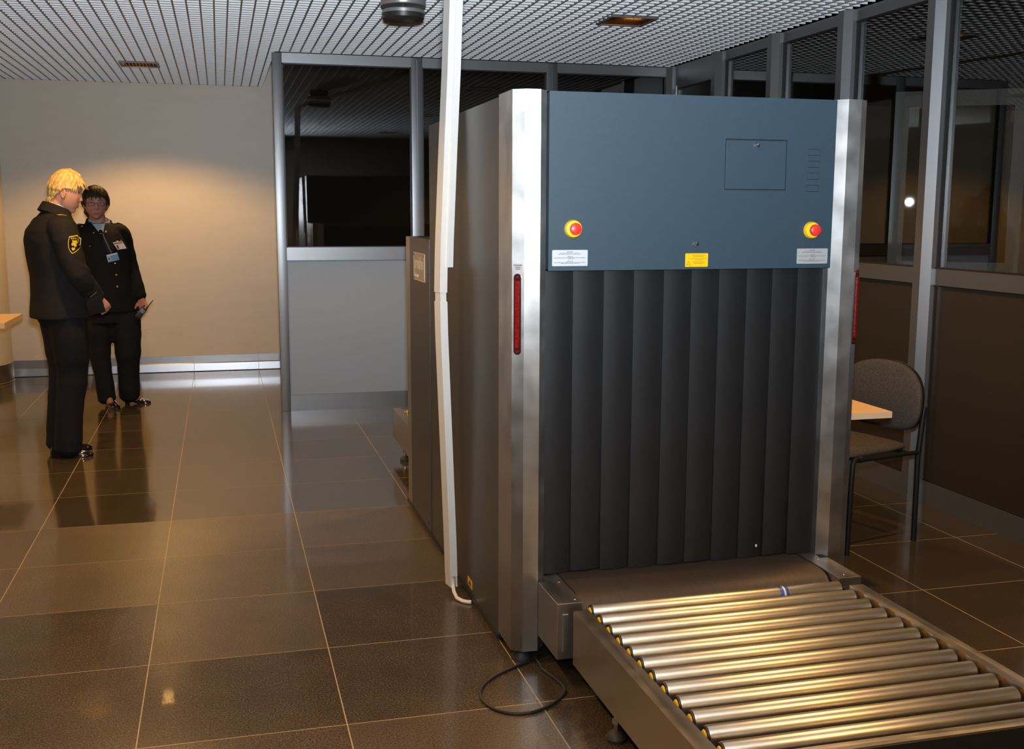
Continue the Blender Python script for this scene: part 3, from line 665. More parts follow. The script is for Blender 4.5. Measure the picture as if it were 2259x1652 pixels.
# backrest: rounded shell, flat lower edge with round corners, arched top
def back_outline(sc):
    out = []; hw = Wd / 2 + .012; zc = .655
    for q in range(48):
        an = 2 * PI * q / 48; c, s_ = math.cos(an), math.sin(an)
        e = .62 if s_ < 0 else .86
        u = math.copysign(abs(c) ** e, c) * hw * sc; v = math.copysign(abs(s_) ** e, s_) * ((.172 if s_ > 0 else .150) - hw * (1 - sc))
        out.append((u, zc + v))
    return out
def back_ring(sc, d):
    return [cpnt(d - .07 * (z - .5) + .035 * (1 - (abs(u) / .25) ** 2) * -1 + .012, Wd / 2 + u, z) for u, z in back_outline(sc)]
MB().rings([back_ring(.93, .036), back_ring(.985, .028), back_ring(1.0, .016), back_ring(.985, .006)]).build('backrest', M['fabric'], ch, angle=60)
MB().rings([back_ring(1.004, .010), back_ring(1.004, -.004), back_ring(.96, -.010)]).build('back_shell', M['black'], ch, angle=60)

# ================================================================== PEOPLE
def limb(mb, pts, rad, seg=20, wr=0.0, ph=0.0):
    """tapering tube through joints; rad = (a, b) per point; a light ripple gives cloth folds; dome ends"""
    P_ = [Vector(p) for p in pts]; R_ = [r if isinstance(r, (tuple, list)) else (r, r) for r in rad]
    dense = []; dr = []
    n = len(P_)
    for i in range(n - 1):
        p0, p1, p2, p3 = P_[max(i - 1, 0)], P_[i], P_[i + 1], P_[min(i + 2, n - 1)]
        for q in range(6):
            t = q / 6; t2, t3 = t * t, t * t * t
            dense.append(.5 * ((2 * p1) + (-p0 + p2) * t + (2 * p0 - 5 * p1 + 4 * p2 - p3) * t2 + (-p0 + 3 * p1 - 3 * p2 + p3) * t3))
            k_ = t * t * (3 - 2 * t); f = 1 + wr * math.sin(ph + 9.0 * (i + t)) + wr * .6 * math.sin(2.3 * ph + 17 * (i + t))
            dr.append((f * (R_[i][0] * (1 - k_) + R_[i + 1][0] * k_), f * (R_[i][1] * (1 - k_) + R_[i + 1][1] * k_)))
    dense.append(P_[-1]); dr.append(R_[-1])
    a0 = (dense[1] - dense[0]).normalized() * min(dr[0]) * .45; a1 = (dense[-1] - dense[-2]).normalized() * min(dr[-1]) * .45
    dense = [dense[0] - a0] + dense + [dense[-1] + a1]; dr = [(dr[0][0] * .6, dr[0][1] * .6)] + dr + [(dr[-1][0] * .6, dr[-1][1] * .6)]
    mb.tube(dense, dr, seg); return mb
def torso(mb, rows, seg=36, lean=None):
    """rows of (z, centre forward, centre left, half depth, half width); superelliptic sections"""
    rr = []
    for z, cx, cy, a, b in rows:
        ring = []
        for q in range(seg):
            an = 2 * PI * q / seg; c, s_ = math.cos(an), math.sin(an)
            ring.append((cx + a * math.copysign(abs(c) ** .85, c), cy + b * math.copysign(abs(s_) ** .85, s_), z))
        rr.append(ring)
    return mb.rings(rr)
def gz(v, s_): return math.exp(-(v / s_) ** 2)
def head_verts(mb, mt, full=1.0):
    """head centred on its middle, face towards +x; chin at z -.118, crown at +.118"""
    b2 = bmesh.new(); bmesh.ops.create_uvsphere(b2, u_segments=72, v_segments=56, radius=1)
    for v in b2.verts:
        x, y, z = v.co; t = max(0.0, -z)
        w = .0765 * (1 - .20 * t ** 2 - .06 * t) * full; fd = .094 * (1 - .03 * t); bd = .100 * (1 - .42 * t ** 1.5)
        X = (fd if x > 0 else bd) * math.copysign(abs(x) ** (.92 if x > 0 else 1), x); Y = w * y; Z = .118 * z
        if x > 0:
            if t > 0 and t < .995: X *= min(2.2, ((1 - t ** 3) ** (1 / 3)) / math.sqrt(1 - t * t)) * .985
            f = 0
            f += gz(Y, .0115) * (.021 * max(0, min(1, (.026 - Z) / .052)) if Z > -.026 else .021 * max(0, 1 - (-.026 - Z) / .013))
            f += .006 * gz(abs(Y) - .010, .007) * gz(Z + .028, .008)
            f -= .010 * gz(abs(Y) - .031, .015) * gz(Z - .014, .012)
            f += .004 * gz(abs(Y) - .030, .020) * gz(Z - .036, .008)
            f += .004 * gz(abs(Y) - .042, .018) * gz(Z + .020, .020)
            f += .0055 * gz(Y, .020) * (gz(Z + .056, .0055) + .9 * gz(Z + .068, .0055)) - .003 * gz(Y, .024) * gz(Z + .062, .0025)
            f += .010 * gz(Y, .022) * gz(Z + .100, .016) - .003 * gz(Y, .03) * gz(Z + .082, .007)
            X += f * min(1, x * 3)
        v.co = mt @ Vector((X, Y, Z))
    me = bpy.data.meshes.new('h'); b2.to_mesh(me); b2.free(); mb.bm.from_mesh(me); bpy.data.meshes.remove(me)
    for s_ in (-1, 1):
        em = mt @ Matrix.Translation((-.006, s_ * .0745 * full, -.010)) @ Matrix.Rotation(math.radians(-14), 4, 'Y') @ Matrix.Rotation(s_ * math.radians(22), 4, 'Z')
        rr = []
        for sc, d in ((.82, -.008), (1.0, .0), (1.0, .006), (.86, .011), (.55, .006)):
            rr.append([em @ Vector((.018 * sc * math.cos(2 * PI * q / 20) * (1 if math.sin(2 * PI * q / 20) > -.3 else .75), s_ * d, .031 * sc * math.sin(2 * PI * q / 20))) for q in range(20)])
        mb.rings(rr)
def hand(mb, wrist, dirv, palmn, curl, side, scale=1.0, spread=.08):
    """wrist point, finger direction, palm normal (where the palm faces); four fingers and a side thumb"""
    d = Vector(dirv).normalized(); n = Vector(palmn); n = (n - d * n.dot(d)).normalized(); s_ = d.cross(n).normalized() * side
    w = Vector(wrist); S_ = scale
    limb(mb, [w - d * .03, w + d * .012 * S_, w + d * .045 * S_, w + d * .088 * S_], [(.021, .026), (.020, .029), (.016, .038), (.012, .039)], 16) if False else None
    rr = []
    for t, hw, th, up in ((-.03, .025, .020, 0), (.0, .026, .018, 0), (.03, .036, .016, 0), (.065, .041, .0145, 0), (.09, .041, .012, 0)):
        rr.append([w + d * t * S_ + s_ * (hw * S_ * math.copysign(abs(math.cos(a)) ** .7, math.cos(a))) + n * (th * S_ * math.sin(a)) for a in [2 * PI * q / 16 for q in range(16)]])
    mb.rings(rr)
    for k_, (off, ln) in enumerate(((.031, .068), (.0105, .078), (-.0105, .073), (-.031, .056))):
        p = w + d * .080 * S_ + s_ * off * S_; dd = (d + s_ * off * spread * 12).normalized(); pts = [p - dd * .02, p]; ang = 0
        for seg_, c in ((.46, .55), (.30, .75), (.24, .5)):
            ang += curl * c; v = dd * math.cos(ang) + n * math.sin(ang); p = p + v * ln * seg_ * S_; pts.append(p)
        mb.tube(pts, [.0092 * S_, .0092 * S_, .0088 * S_, .0082 * S_, .0066 * S_], 10)
    p = w + d * .018 * S_ + s_ * .030 * S_; pts = [p - s_ * .012]; v = (d * .7 + s_ * .75 + n * .25).normalized()
    pts.append(p + v * .02 * S_); p = pts[-1]; v = (d * .95 + s_ * .25 + n * (.3 + .4 * curl)).normalized(); pts.append(p + v * .034 * S_); p = pts[-1]; v = (d * .9 - s_ * .1 + n * (.3 + .6 * curl)).normalized(); pts.append(p + v * .026 * S_)
    mb.tube(pts, [.0125 * S_, .0115 * S_, .0098 * S_, .0075 * S_], 10)
def part_from_mesh(name, me, m, parent, material=None):
    me.transform(m); me.name = name; me.materials.clear(); me.materials.append(material)
    me.polygons.foreach_set('use_smooth', [True] * len(me.polygons))
    o = link(bpy.data.objects.new(name, me)); o.parent = parent; return o
def hair_mesh(mt, hairline, thick, flat=1.0, locks=(), full=1.0, seedv=1):
    """cap of hair over the head form; hairline(angle from face in deg) gives its lower edge; locks = (angle, z0, z1, out, width)"""
    mb = MB(); rnd = random.Random(seedv)
    seg = 96; rows = 26; rr = []
    for j in range(rows + 1):
        ring = []
        for q in range(seg):
            an = 2 * PI * q / seg; deg = abs(math.degrees(math.atan2(math.sin(an), math.cos(an))))
            zl = hairline(deg) + .006 * math.sin(q * 2.9) * (1 if deg < 60 else .5); t = j / rows
            zz = .1175 + (zl - .1175) * (1 - (1 - t) ** 1.7) if j else .1179
            z = max(-.999, min(.9995, zz / .118)); rad = math.sqrt(max(0, 1 - z * z)); tt = max(0, -z)
            w = .0765 * (1 - .20 * tt ** 2 - .06 * tt) * full; x, y = rad * math.cos(an), rad * math.sin(an)
            bd = .100 * (1 - .30 * tt ** 1.5)
            p = Vector(((.094 if x > 0 else bd) * x, w * y, zz))
            nrm_ = Vector((x * .9, y * 1.05, z)).normalized()
            th = thick(deg, z) * (1 if t < .9 else 1 - (t - .9) * 5)
            th += (.0022 * math.sin(q * 1.31 + j * .25) + .0015 * math.sin(q * 2.7 - j * .4 + seedv)) * min(1, j / 5)
            ring.append(mt @ (p + nrm_ * th))
        rr.append(ring)
    inner = []
    for j in (rows, rows - 6):
        inner.append([mt @ ((mt.inverted() @ v) * .93) for v in rr[j]])
    mb.rings(rr + inner)
    for deg, z0, z1, out, wdt, dx in locks:
        an = math.radians(deg); c, s_ = math.cos(an), math.sin(an)
        def sp_(z, o_): 
            zz = max(-.98, min(.98, z / .118)); r_ = math.sqrt(1 - zz * zz); return Vector(((.094 if c > 0 else .098) * r_ * c + o_ * c, .0765 * r_ * s_ + o_ * s_, z))
        pts = [mt @ sp_(z0, .006), mt @ sp_(z0 * .66 + z1 * .34, .5 * out + .010), mt @ sp_(z0 * .3 + z1 * .7, .85 * out + .007), mt @ (sp_(z1, out) + Vector((dx, 0, 0)))]
        mb.tube(pts, [(wdt, wdt * .5), (wdt, wdt * .55), (wdt * .75, wdt * .4), (wdt * .12, wdt * .12)], 8)
    return mb
def patch(bvh, fr, poly, off, th, cell=.012):
    """lay a flat outline onto a body surface: fr = (origin, u, v, into) in person space"""
    O_, U, V, D = [Vector(q) for q in fr]; bm = bmesh.new()
    bm.faces.new([bm.verts.new((u, v, 0)) for u, v in poly])
    us = [p[0] for p in poly]; vs = [p[1] for p in poly]
    for lo, hi, ax in ((min(us), max(us), 0), (min(vs), max(vs), 1)):
        k_ = int((hi - lo) / cell)
        for q in range(1, k_ + 1):
            c = lo + (hi - lo) * q / (k_ + 1); co = (c, 0, 0) if ax == 0 else (0, c, 0); no = (1, 0, 0) if ax == 0 else (0, 1, 0)
            bmesh.ops.bisect_plane(bm, geom=bm.verts[:] + bm.edges[:] + bm.faces[:], plane_co=co, plane_no=no)
    last = None
    for v in bm.verts:
        p = O_ + U * v.co.x + V * v.co.y; hit = bvh.ray_cast(p - D * .6, D)
        v.co = (hit[0] if hit[0] is not None else p) - D * off
    f = bm.faces[:]; r = bmesh.ops.extrude_face_region(bm, geom=f)
    for g in r['geom']:
        if isinstance(g, bmesh.types.BMVert): g.co += D * th
    o = MB(); o.bm.free(); o.bm = bm; return o
def local_build(mb, name, material, parent, m, angle=40):
    mb.bm.transform(m); return mb.build(name, material, parent, True, angle, local=True)
def face_parts(t, mt, m, look, lidded=.5, iris=True):
    """eyes, brows and lips set into the head; mt head matrix in person space, m person rotation"""
    for s_ in (-1, 1):
        c = mt @ Vector((.0745, s_ * .0305, .0125))
        m3 = mt.to_3x3()
        e = local_build(MB().ball(mt @ Vector((.0738, s_ * .0305, .0125)), (.0075, .0125, .0050), 16, m3), 'eye', M['eyew'], t, m)
        local_build(MB().ball(mt @ Vector((.0792, s_ * .0300, .0116)), (.0036, .0060, .0046), 12, m3), 'iris', M['iris'], e, m)
        lid = MB().tube([mt @ Vector((.0745, s_ * .0165, .0125)), mt @ Vector((.0808, s_ * .0250, .0170)), mt @ Vector((.0802, s_ * .0350, .0172)), mt @ Vector((.0725, s_ * .0450, .0130))], [.0012, .0024, .0024, .0012], 8)
        local_build(lid, 'eyelashes', M['brown_hair'], e, m)
        br = MB().tube([mt @ Vector((.0935, s_ * .012, .033)), mt @ Vector((.0895, s_ * .028, .0385)), mt @ Vector((.0770, s_ * .046, .033))], [(.0025, .0020), (.0030, .0022), (.0012, .0012)], 8)
        yield s_, c, br
    lp = MB()
    for z, r in ((-.056, .0035), (-.0665, .0042)):
        lp.tube([mt @ Vector((.0805, -.022, -.0615)), mt @ Vector((.0890, -.011, z + .0008)), mt @ Vector((.0912, 0, z)), mt @ Vector((.0890, .011, z + .0008)), mt @ Vector((.0805, .022, -.0615))], [.0012, r * .85, r, r * .85, .0012], 8)
    local_build(lp, 'lips', M['lips'], t, m)
def hand_shoe(t, m, heel, toe, hgt, name='shoe', wide=.044, heel_h=.0, open_=True):
    """low shoe from heel to toe point on the floor (person space)"""
    a, b = Vector(heel), Vector(toe); d = (b - a); L_ = d.length; d.normalize(); s_ = Vector((-d.y, d.x, 0)); rr = []
    for u, hw, top in ((0.0, .55, .75), (.04, .78, .95), (.16, .82, 1.0), (.30, .80, 1.0), (.45, .90, .86), (.60, 1.0, .62), (.75, .98, .50), (.88, .80, .42), (.96, .50, .33), (1.0, .22, .22)):
        hb = heel_h * max(0, 1 - u / .55) ** 1.2; ring = []
        for q in range(16):
            an = 2 * PI * q / 16; c, z_ = math.cos(an), math.sin(an)
            ring.append(a + d * (u * L_) + s_ * (wide * hw * math.copysign(abs(c) ** .7, c)) + Vector((0, 0, hb + (hgt * top * abs(z_) ** .8 if z_ > 0 else 0) + .0015)))
        rr.append(ring)
    sh = local_build(MB().rings(rr), name, M['shoe'], t, m)
    if heel_h > .01:
        local_build(MB().rings([[a + d * (L_ * x) + s_ * (wide * y) + Vector((0, 0, z)) for x, y in ((.02, -.55 * k_), (.02, .55 * k_), (.17 * k_, .5 * k_), (.17 * k_, -.5 * k_))] for z, k_ in ((.001, .75), (heel_h + .006, 1.05))]), 'heel', M['shoe'], sh, m)
    return sh
Z3 = lambda: Matrix.Identity(4)

# ---- person 1: fair-haired, seen in profile from behind her right shoulder
p1 = thing('person', 'person with short blond hair in dark uniform jacket, standing in profile by the wall', 'person', (-.08, 4.13, 0))
th1 = math.radians(25); m1 = Matrix.Rotation(th1, 4, 'Z'); m1i = m1.inverted()
def w1(x, y, z): return m1i @ Vector((x + .08, y - 4.13, z))     # world point -> person space
hm1 = Matrix.Translation(m1i @ Vector((.062, -.01, 1.628))) @ Matrix.Rotation(math.radians(-22), 4, 'Z') @ Matrix.Rotation(math.radians(15), 4, 'Y') @ Matrix.Diagonal((.95, 1.0, 1.07, 1))
ne1 = hm1 @ Vector((-.032, 0, -.075))
bd = MB(); head_verts(bd, hm1)
limb(bd, [(-.005, 0, 1.43), (.002, 0, 1.50), ne1, hm1 @ Vector((-.020, 0, -.02))], [(.062, .085), (.056, .060), (.054, .056), (.05, .054)])
torso(bd, [(.82, -.0, 0, .075, .10), (.95, -.003, 0, .110, .150), (1.10, 0, 0, .095, .14), (1.25, -.01, 0, .105, .155), (1.38, -.015, 0, .10, .165), (1.45, -.01, 0, .07, .12)])
hipj = {}
A1 = dict(R=[(-.025, -.185, 1.395), (.025, -.262, 1.135), (.155, -.195, .985)], L=[(-.02, .185, 1.395), (.03, .26, 1.14), (.175, .060, .985)])
for k_, pts in A1.items(): limb(bd, pts, [.048, .040, .026])
hand(bd, A1['R'][2], Vector((.55, .16, -.72)), Vector((-.1, .9, .2)), .75, 1 if False else -1, .95)
hand(bd, A1['L'][2], Vector((.45, -.62, -.30)), Vector((-.8, -.3, .1)), .6, 1, .95)
L1 = dict(R=[(.0, -.078, .90), (.012, -.090, .50), (-.035, -.088, .085)], L=[(.0, .078, .90), (.02, .088, .50), (-.03, .085, .085)])
for pts in L1.values(): limb(bd, pts, [.074, .056, .036])
body1 = part_from_mesh('body', remesh(bd, .0052, 2), m1, p1, M['skin'])
tr = MB()
for k_, pts in L1.items():
    limb(tr, [pts[0], (pts[1][0] + .0, pts[1][1], .70), pts[1], (pts[2][0] + .02, pts[2][1], .30), (pts[2][0] - .003, pts[2][1], .045)], [(.132, .118), (.132, .108), (.096, .090), (.084, .082), (.090, .082)], 24, .016, .7 if k_ == 'R' else 2.1)
torso(tr, [(.82, -.002, 0, .120, .155), (.90, -.01, 0, .150, .185), (1.0, -.005, 0, .13, .165)])
local = remesh(tr, .009, 5); part_from_mesh('trousers', local, m1, p1, M['trousers'])
jk = MB()
torso(jk, [(.862, -.006, 0, .172, .212), (.90, -.005, 0, .172, .212), (1.00, -.008, 0, .158, .20), (1.12, -.018, 0, .145, .192), (1.24, -.028, 0, .152, .198), (1.34, -.034, 0, .152, .205), (1.40, -.032, 0, .140, .200), (1.45, -.022, 0, .112, .165), (1.49, -.010, 0, .088, .118), (1.515, -.004, 0, .074, .086)])
for k_, pts in A1.items():
    e = Vector(pts[2]) - Vector(pts[1]); e.normalize(); cuff = Vector(pts[2]) - e * .005
    limb(jk, [Vector(pts[0]) + Vector((0, .04 if k_ == 'R' else -.04, .010)), pts[0], (Vector(pts[0]) + Vector(pts[1])) / 2 + Vector((-.005, 0, 0)), pts[1], (Vector(pts[1]) + cuff) / 2, cuff], [(.085, .085), (.088, .082), (.078, .074), (.066, .066), (.060, .058), (.050, .050)], 22, .030, .4 if k_ == 'R' else 1.3)
# folds bunched above the right elbow
for dz, r in ((.055, .020), (.02, .022), (-.015, .018)):
    ring = [(.02 + .058 * math.cos(a) + (.012), -.255 + .056 * math.sin(a), 1.135 + dz - .035 * math.cos(a)) for a in [2 * PI * q / 20 for q in range(21)]]
    jk.tube(ring, r * .75, 8)
jm1 = remesh(jk, .0085, 5)
bm_ = bmesh.new(); bm_.from_mesh(jm1); bvh1 = BVHTree.FromBMesh(bm_); bm_.free()
jk1 = part_from_mesh('jacket', jm1, m1, p1, M['navy'])
# collars
def collar(t, m, c0, c1, r0, r1, th, name, material, tilt, parent, gap=60, seg=40):
    mb = MB(); rr = []
    for dr, dz in ((0, 0), (.0, 1), (th, 1), (th * 1.4, 0)):
        ring = []
        for q in range(seg + 1):
            an = math.radians(gap + (360 - 2 * gap) * q / seg); z = c0[2] + (c1 - c0[2]) * dz
            rx, ry = (r0[0] + (r1[0] - r0[0]) * dz + dr, r0[1] + (r1[1] - r0[1]) * dz + dr)
            x, y = c0[0] + rx * math.cos(an) + .012 * dz, c0[1] + ry * math.sin(an)
            ring.append((x, y, z + tilt * (x - c0[0])))
        rr.append(ring)
    n = len(rr[0]); vs = [[mb.bm.verts.new(p) for p in r] for r in rr]
    for i in range(4):
        for q in range(n - 1): mb.bm.faces.new((vs[i][q], vs[i][q + 1], vs[(i + 1) % 4][q + 1], vs[(i + 1) % 4][q]))
    mb.bm.faces.new([vs[i][0] for i in range(4)]); mb.bm.faces.new([vs[i][-1] for i in range(4)])
    return local_build(mb, name, material, parent, m)
collar(p1, m1, (.002, 0, 1.505), 1.556, (.073, .078), (.062, .066), .004, 'shirt_collar', M['shirt'], -.42, p1, 25)
collar(p1, m1, (-.004, 0, 1.482), 1.545, (.092, .098), (.074, .078), .007, 'jacket_collar', M['navy'], -.42, jk1, 38)
hl = lambda deg: (.056 if deg < 35 else .056 - (deg - 35) / 35 * .036 if deg < 70 else .020 - (deg - 70) / 25 * .006 if deg < 95 else .014 - (deg - 95) / 37 * .069 if deg < 132 else -.055 - (deg - 132) / 48 * .028)
hk = lambda deg, z: (.017 if z > .5 else .012 + .010 * max(0, z)) if deg < 60 else (.016 + .003 * z if z > 0 else .010)
rl = random.Random(4); locks = [(d_, .10, .050 + rl.uniform(-.012, .012), .020 + rl.uniform(0, .012), .009, .010) for d_ in range(-48, 49, 8)] + [(s_ * d_, .055, .012 + rl.uniform(-.006, .006), .007, .007, .003) for d_ in (54, 62, 70) for s_ in (-1, 1)] + [(d_, -.05, -.118 + rl.uniform(-.012, .01), .022, .011, -.008) for d_ in range(142, 221, 11)]
local_build(hair_mesh(hm1, hl, hk, locks=locks, seedv=3), 'hair', M['blond'], p1, m1, 60)
for s_, c, br in face_parts(p1, hm1, m1, 0): local_build(br, 'eyebrow', M['blond'], p1, m1)
# epaulette with gold braid, sleeve shield, cuff button
fr = (Vector((-.02, -.135, 1.50)), Vector((0, -1, 0)), Vector((1, 0, 0)), Vector((0, 0, -1)))
ep = local_build(patch(bvh1, fr, [(-.055, -.024), (.055, -.028), (.055, .028), (-.055, .024), (-.066, 0)], .004, .005), 'epaulette', M['navy'], jk1, m1)
ep.parent = jk1
for u0, u1 in ((-.010, .020), (.026, .048)):
    o = local_build(patch(bvh1, fr, [(u0, -.022), (u1, -.023), (u1, .023), (u0, .022)], .0055, .003), 'gold_braid', M['gold_cloth'], jk1, m1)
Dn = (m1i.to_3x3() @ Vector((.10, .99, .02))).normalized(); Un = (m1i.to_3x3() @ Vector((1, -.1, 0))).normalized(); Vn = Un.cross(Dn).normalized()
if Vn.z < 0: Vn = -Vn
Rt = Matrix.Rotation(math.radians(10), 3, Dn); Un, Vn = Rt @ Un, Rt @ Vn
Po = w1(.046, 3.88, 1.318); fr = (Po, Un, Vn, Dn)
def shield(k_): return [(u * k_ * 1.25, v * k_ * 1.25) for u, v in ((-.026, .034), (-.014, .038), (0, .044), (.014, .038), (.026, .034), (.027, .006), (.022, -.018), (.012, -.034), (0, -.044), (-.012, -.034), (-.022, -.018), (-.027, .006))]
sh = local_build(patch(bvh1, fr, shield(1.0), .002, .003, .008), 'sleeve_badge', M['yellow_thread'], jk1, m1)
jn = [(0, 0, 0)]
local_build(patch(bvh1, fr, shield(.88), .0042, .003, .008), 'badge_field', M['navy2'], jk1, m1)
for poly in ([(-.012, .020), (-.004, .018), (.004, .020), (.012, .017), (.013, .008), (.006, .004), (.010, -.006), (.004, -.012), (-.002, -.004), (-.008, -.008), (-.012, .002), (-.008, .008)], [(-.006, -.014), (.006, -.014), (.007, -.022), (0, -.029), (-.007, -.022)]):
    local_build(patch(bvh1, fr, [(u * 1.25, v * 1.25) for u, v in poly], .0060, .003, .008), 'badge_emblem', M['yellow_thread'], jk1, m1)
local_build(patch(bvh1, fr, [(-.003, -.016), (.004, -.016), (.004, -.022), (-.003, -.022)], .0074, .003, .008), 'badge_emblem', M['red_thread'], jk1, m1)
for k_ in range(5):
    u = -.018 + .009 * k_; local_build(patch(bvh1, fr, [(u - .0030, .0305 - abs(u) * .12), (u + .0030, .0305 - abs(u) * .12), (u + .0030, .039 - abs(u) * .12), (u - .0030, .039 - abs(u) * .12)], .0060, .003, .02), 'badge_lettering', M['yellow_thread'], jk1, m1)
hand_shoe(p1, m1, w1(-.180, 4.055, 0), w1(.070, 4.035, 0), .075); hand_shoe(p1, m1, w1(-.200, 4.215, 0), w1(.040, 4.25, 0), .075)

# ---- person 2: dark-haired, glasses, facing the camera, radio in her left hand
p2 = thing('person', 'dark-haired person with glasses, badges and brass-buttoned black uniform, facing the camera', 'person', (.05, 5.85, 0))
th2 = math.radians(-68); m2 = Matrix.Rotation(th2, 4, 'Z'); m2i = m2.inverted()
def w2(x, y, z): return m2i @ Vector((x - .05, y - 5.85, z))
hm2 = Matrix.Translation(w2(-.020, 5.80, 1.572)) @ Matrix.Rotation(math.radians(-14), 4, 'Z') @ Matrix.Rotation(math.radians(9), 4, 'Y')
def ly(x): return (x - .05) / .93
bd = MB(); head_verts(bd, hm2, 1.10)
limb(bd, [w2(-.005, 5.86, 1.36), w2(-.010, 5.85, 1.43), hm2 @ Vector((-.03, 0, -.075)), hm2 @ Vector((-.02, 0, -.02))], [(.062, .085), (.058, .064), (.056, .060), (.05, .056)])
torso(bd, [(.74, 0, ly(.055), .09, .13), (.90, 0, ly(.05), .12, .165), (1.05, 0, ly(.04), .10, .145), (1.20, 0, ly(.025), .11, .16), (1.32, 0, ly(.01), .10, .165), (1.38, 0, ly(.0), .07, .12)])
sL, eL, wL = w2(.145, 5.88, 1.335), w2(.205, 5.88, 1.07), w2(.275, 5.80, .845)
sR, eR, wR = w2(-.165, 5.86, 1.335), w2(-.215, 5.80, 1.08), w2(-.12, 5.62, .98)
for a, b, c in ((sL, eL, wL), (sR, eR, wR)): limb(bd, [a, b, c], [.047, .039, .026])
hand(bd, wL, w2(.302, 5.75, .74) - wL, m2i.to_3x3() @ Vector((-.45, -.9, .1)), 1.0, -1 if False else 1, .98)
hand(bd, wR, m2i.to_3x3() @ Vector((.75, -.2, -.5)), m2i.to_3x3() @ Vector((.0, 1, 0)), .7, 1, .93)
kL = [w2(.130, 5.87, .86), w2(.155, 5.86, .46), w2(.143, 5.96, .10)]; kR = [w2(-.025, 5.87, .86), w2(-.052, 5.84, .45), w2(-.018, 5.85, .10)]
for k_ in (kL, kR): limb(bd, k_, [.082, .054, .036])
for a, b in ((w2(.140, 5.965, .10), w2(.205, 5.945, .035)), (w2(-.018, 5.85, .10), w2(.012, 5.79, .035))): limb(bd, [a, b], [(.034, .036), (.026, .034)])
body2 = part_from_mesh('body', remesh(bd, .0052, 2), m2, p2, M['skin2'])
tr = MB()
limb(tr, [kL[0], (kL[0] + kL[1]) / 2 + Vector((.02, 0, 0)), kL[1], (kL[1] + kL[2]) / 2, w2(.143, 5.950, .055)], [(.12, .105), (.115, .100), (.100, .094), (.082, .080), (.080, .078)], 24, .02, .3)
limb(tr, [kR[0], (kR[0] + kR[1]) / 2 + Vector((.02, 0, 0)), kR[1], (kR[1] + kR[2]) / 2, w2(-.016, 5.845, .055)], [(.12, .105), (.108, .096), (.084, .080), (.068, .066), (.070, .066)], 24, .02, 1.9)
torso(tr, [(.66, 0, ly(.052), .125, .175), (.80, 0, ly(.052), .135, .185), (.95, 0, ly(.05), .12, .165)])
part_from_mesh('trousers', remesh(tr, .009, 5), m2, p2, M['trousers'])
jk = MB()
torso(jk, [(.745, .01, ly(.052), .150, .198), (.80, .01, ly(.052), .150, .196), (.92, .01, ly(.047), .148, .188), (1.03, .01, ly(.038), .142, .180), (1.14, .012, ly(.026), .150, .185), (1.22, .012, ly(.016), .150, .190), (1.30, .0, ly(.006), .132, .192), (1.355, -.006, ly(-.001), .112, .180), (1.40, -.010, ly(-.006), .086, .120), (1.425, -.010, ly(-.008), .070, .084)])
for (a, b, c), f in (((sL, eL, wL), .5), ((sR, eR, wR), 1.6)):
    e = (c - b).normalized(); cuff = c - e * .012; inw = (Vector((0, ly(0), 1.34)) - a).normalized() * .05
    limb(jk, [a + inw, a, (a + b) / 2, b, (b + cuff) / 2, cuff], [(.080, .080), (.078, .072), (.070, .066), (.060, .060), (.054, .054), (.047, .047)], 22, .022, f)
jm2 = remesh(jk, .0085, 5)
bm_ = bmesh.new(); bm_.from_mesh(jm2); bvh2 = BVHTree.FromBMesh(bm_); bm_.free()
jk2 = part_from_mesh('jacket', jm2, m2, p2, M['navy2'])
# chest frame seen from the camera side: u = image right, v = up, into the body
D2 = (m2i.to_3x3() @ Vector((-.13, .99, 0))).normalized(); U2 = (m2i.to_3x3() @ Vector((.99, .13, 0))).normalized(); fr2 = (w2(0, 5.75, 0), U2, Vector((0, 0, 1)), D2)
Pp = lambda pts, off, th, name, m, par=None, cell=.012: local_build(patch(bvh2, fr2, pts, off, th, cell), name, M[m], par or jk2, m2)
Pp([(-.055, 1.42), (.042, 1.42), (.040, 1.385), (.022, 1.352), (-.002, 1.352), (-.036, 1.385)], .0015, .004, 'shirt_front', 'shirt2')
Pp([(.020, 1.418), (.048, 1.420), (.046, 1.395), (.026, 1.350), (.012, 1.356)], .0030, .003, 'shirt_collar_point', 'shirt')
Pp([(-.002, 1.372), (.020, 1.372), (.026, 1.350), (.018, 1.334), (.002, 1.334), (-.006, 1.352)], .0045, .006, 'tie_knot', 'navy2')
Pp([(-.095, 1.42), (-.052, 1.425), (.000, 1.350), (.060, 1.150), (.045, 1.150), (-.052, 1.270), (-.072, 1.31), (-.060, 1.325), (-.080, 1.34)], .004, .006, 'lapel', 'navy2')
Pp([(.078, 1.42), (.046, 1.422), (.024, 1.345), (.022, 1.290), (.062, 1.150), (.110, 1.270), (.125, 1.31), (.108, 1.322), (.122, 1.34)], .004, .006, 'lapel', 'navy')
nc = w2(-.010, 5.862, 0)
collar(p2, m2, (nc.x + .004, nc.y, 1.388), 1.458, (.094, .086), (.068, .070), .004, 'shirt_collar', M['shirt2'], -.38, p2, 9)
collar(p2, m2, (nc.x - .004, nc.y, 1.385), 1.445, (.092, .100), (.080, .086), .007, 'jacket_collar', M['navy2'], -.35, jk2, 36)
for u0, u1, z in ((-.115, -.035, 1.262), (.095, .168, 1.262)):
    Pp([(u0, z), (u1, z), (u1 - .002, z - .030), ((u0 + u1) / 2, z - .042), (u0 + .002, z - .030)], .004, .005, 'pocket_flap', 'navy2')
def p2pt(u, z, off=0.0):
    h_ = bvh2.ray_cast(fr2[0] + U2 * u + Vector((0, 0, z)) - D2 * .6, D2)[0]
    return (h_ if h_ is not None else fr2[0] + U2 * u + Vector((0, 0, z))) - D2 * off
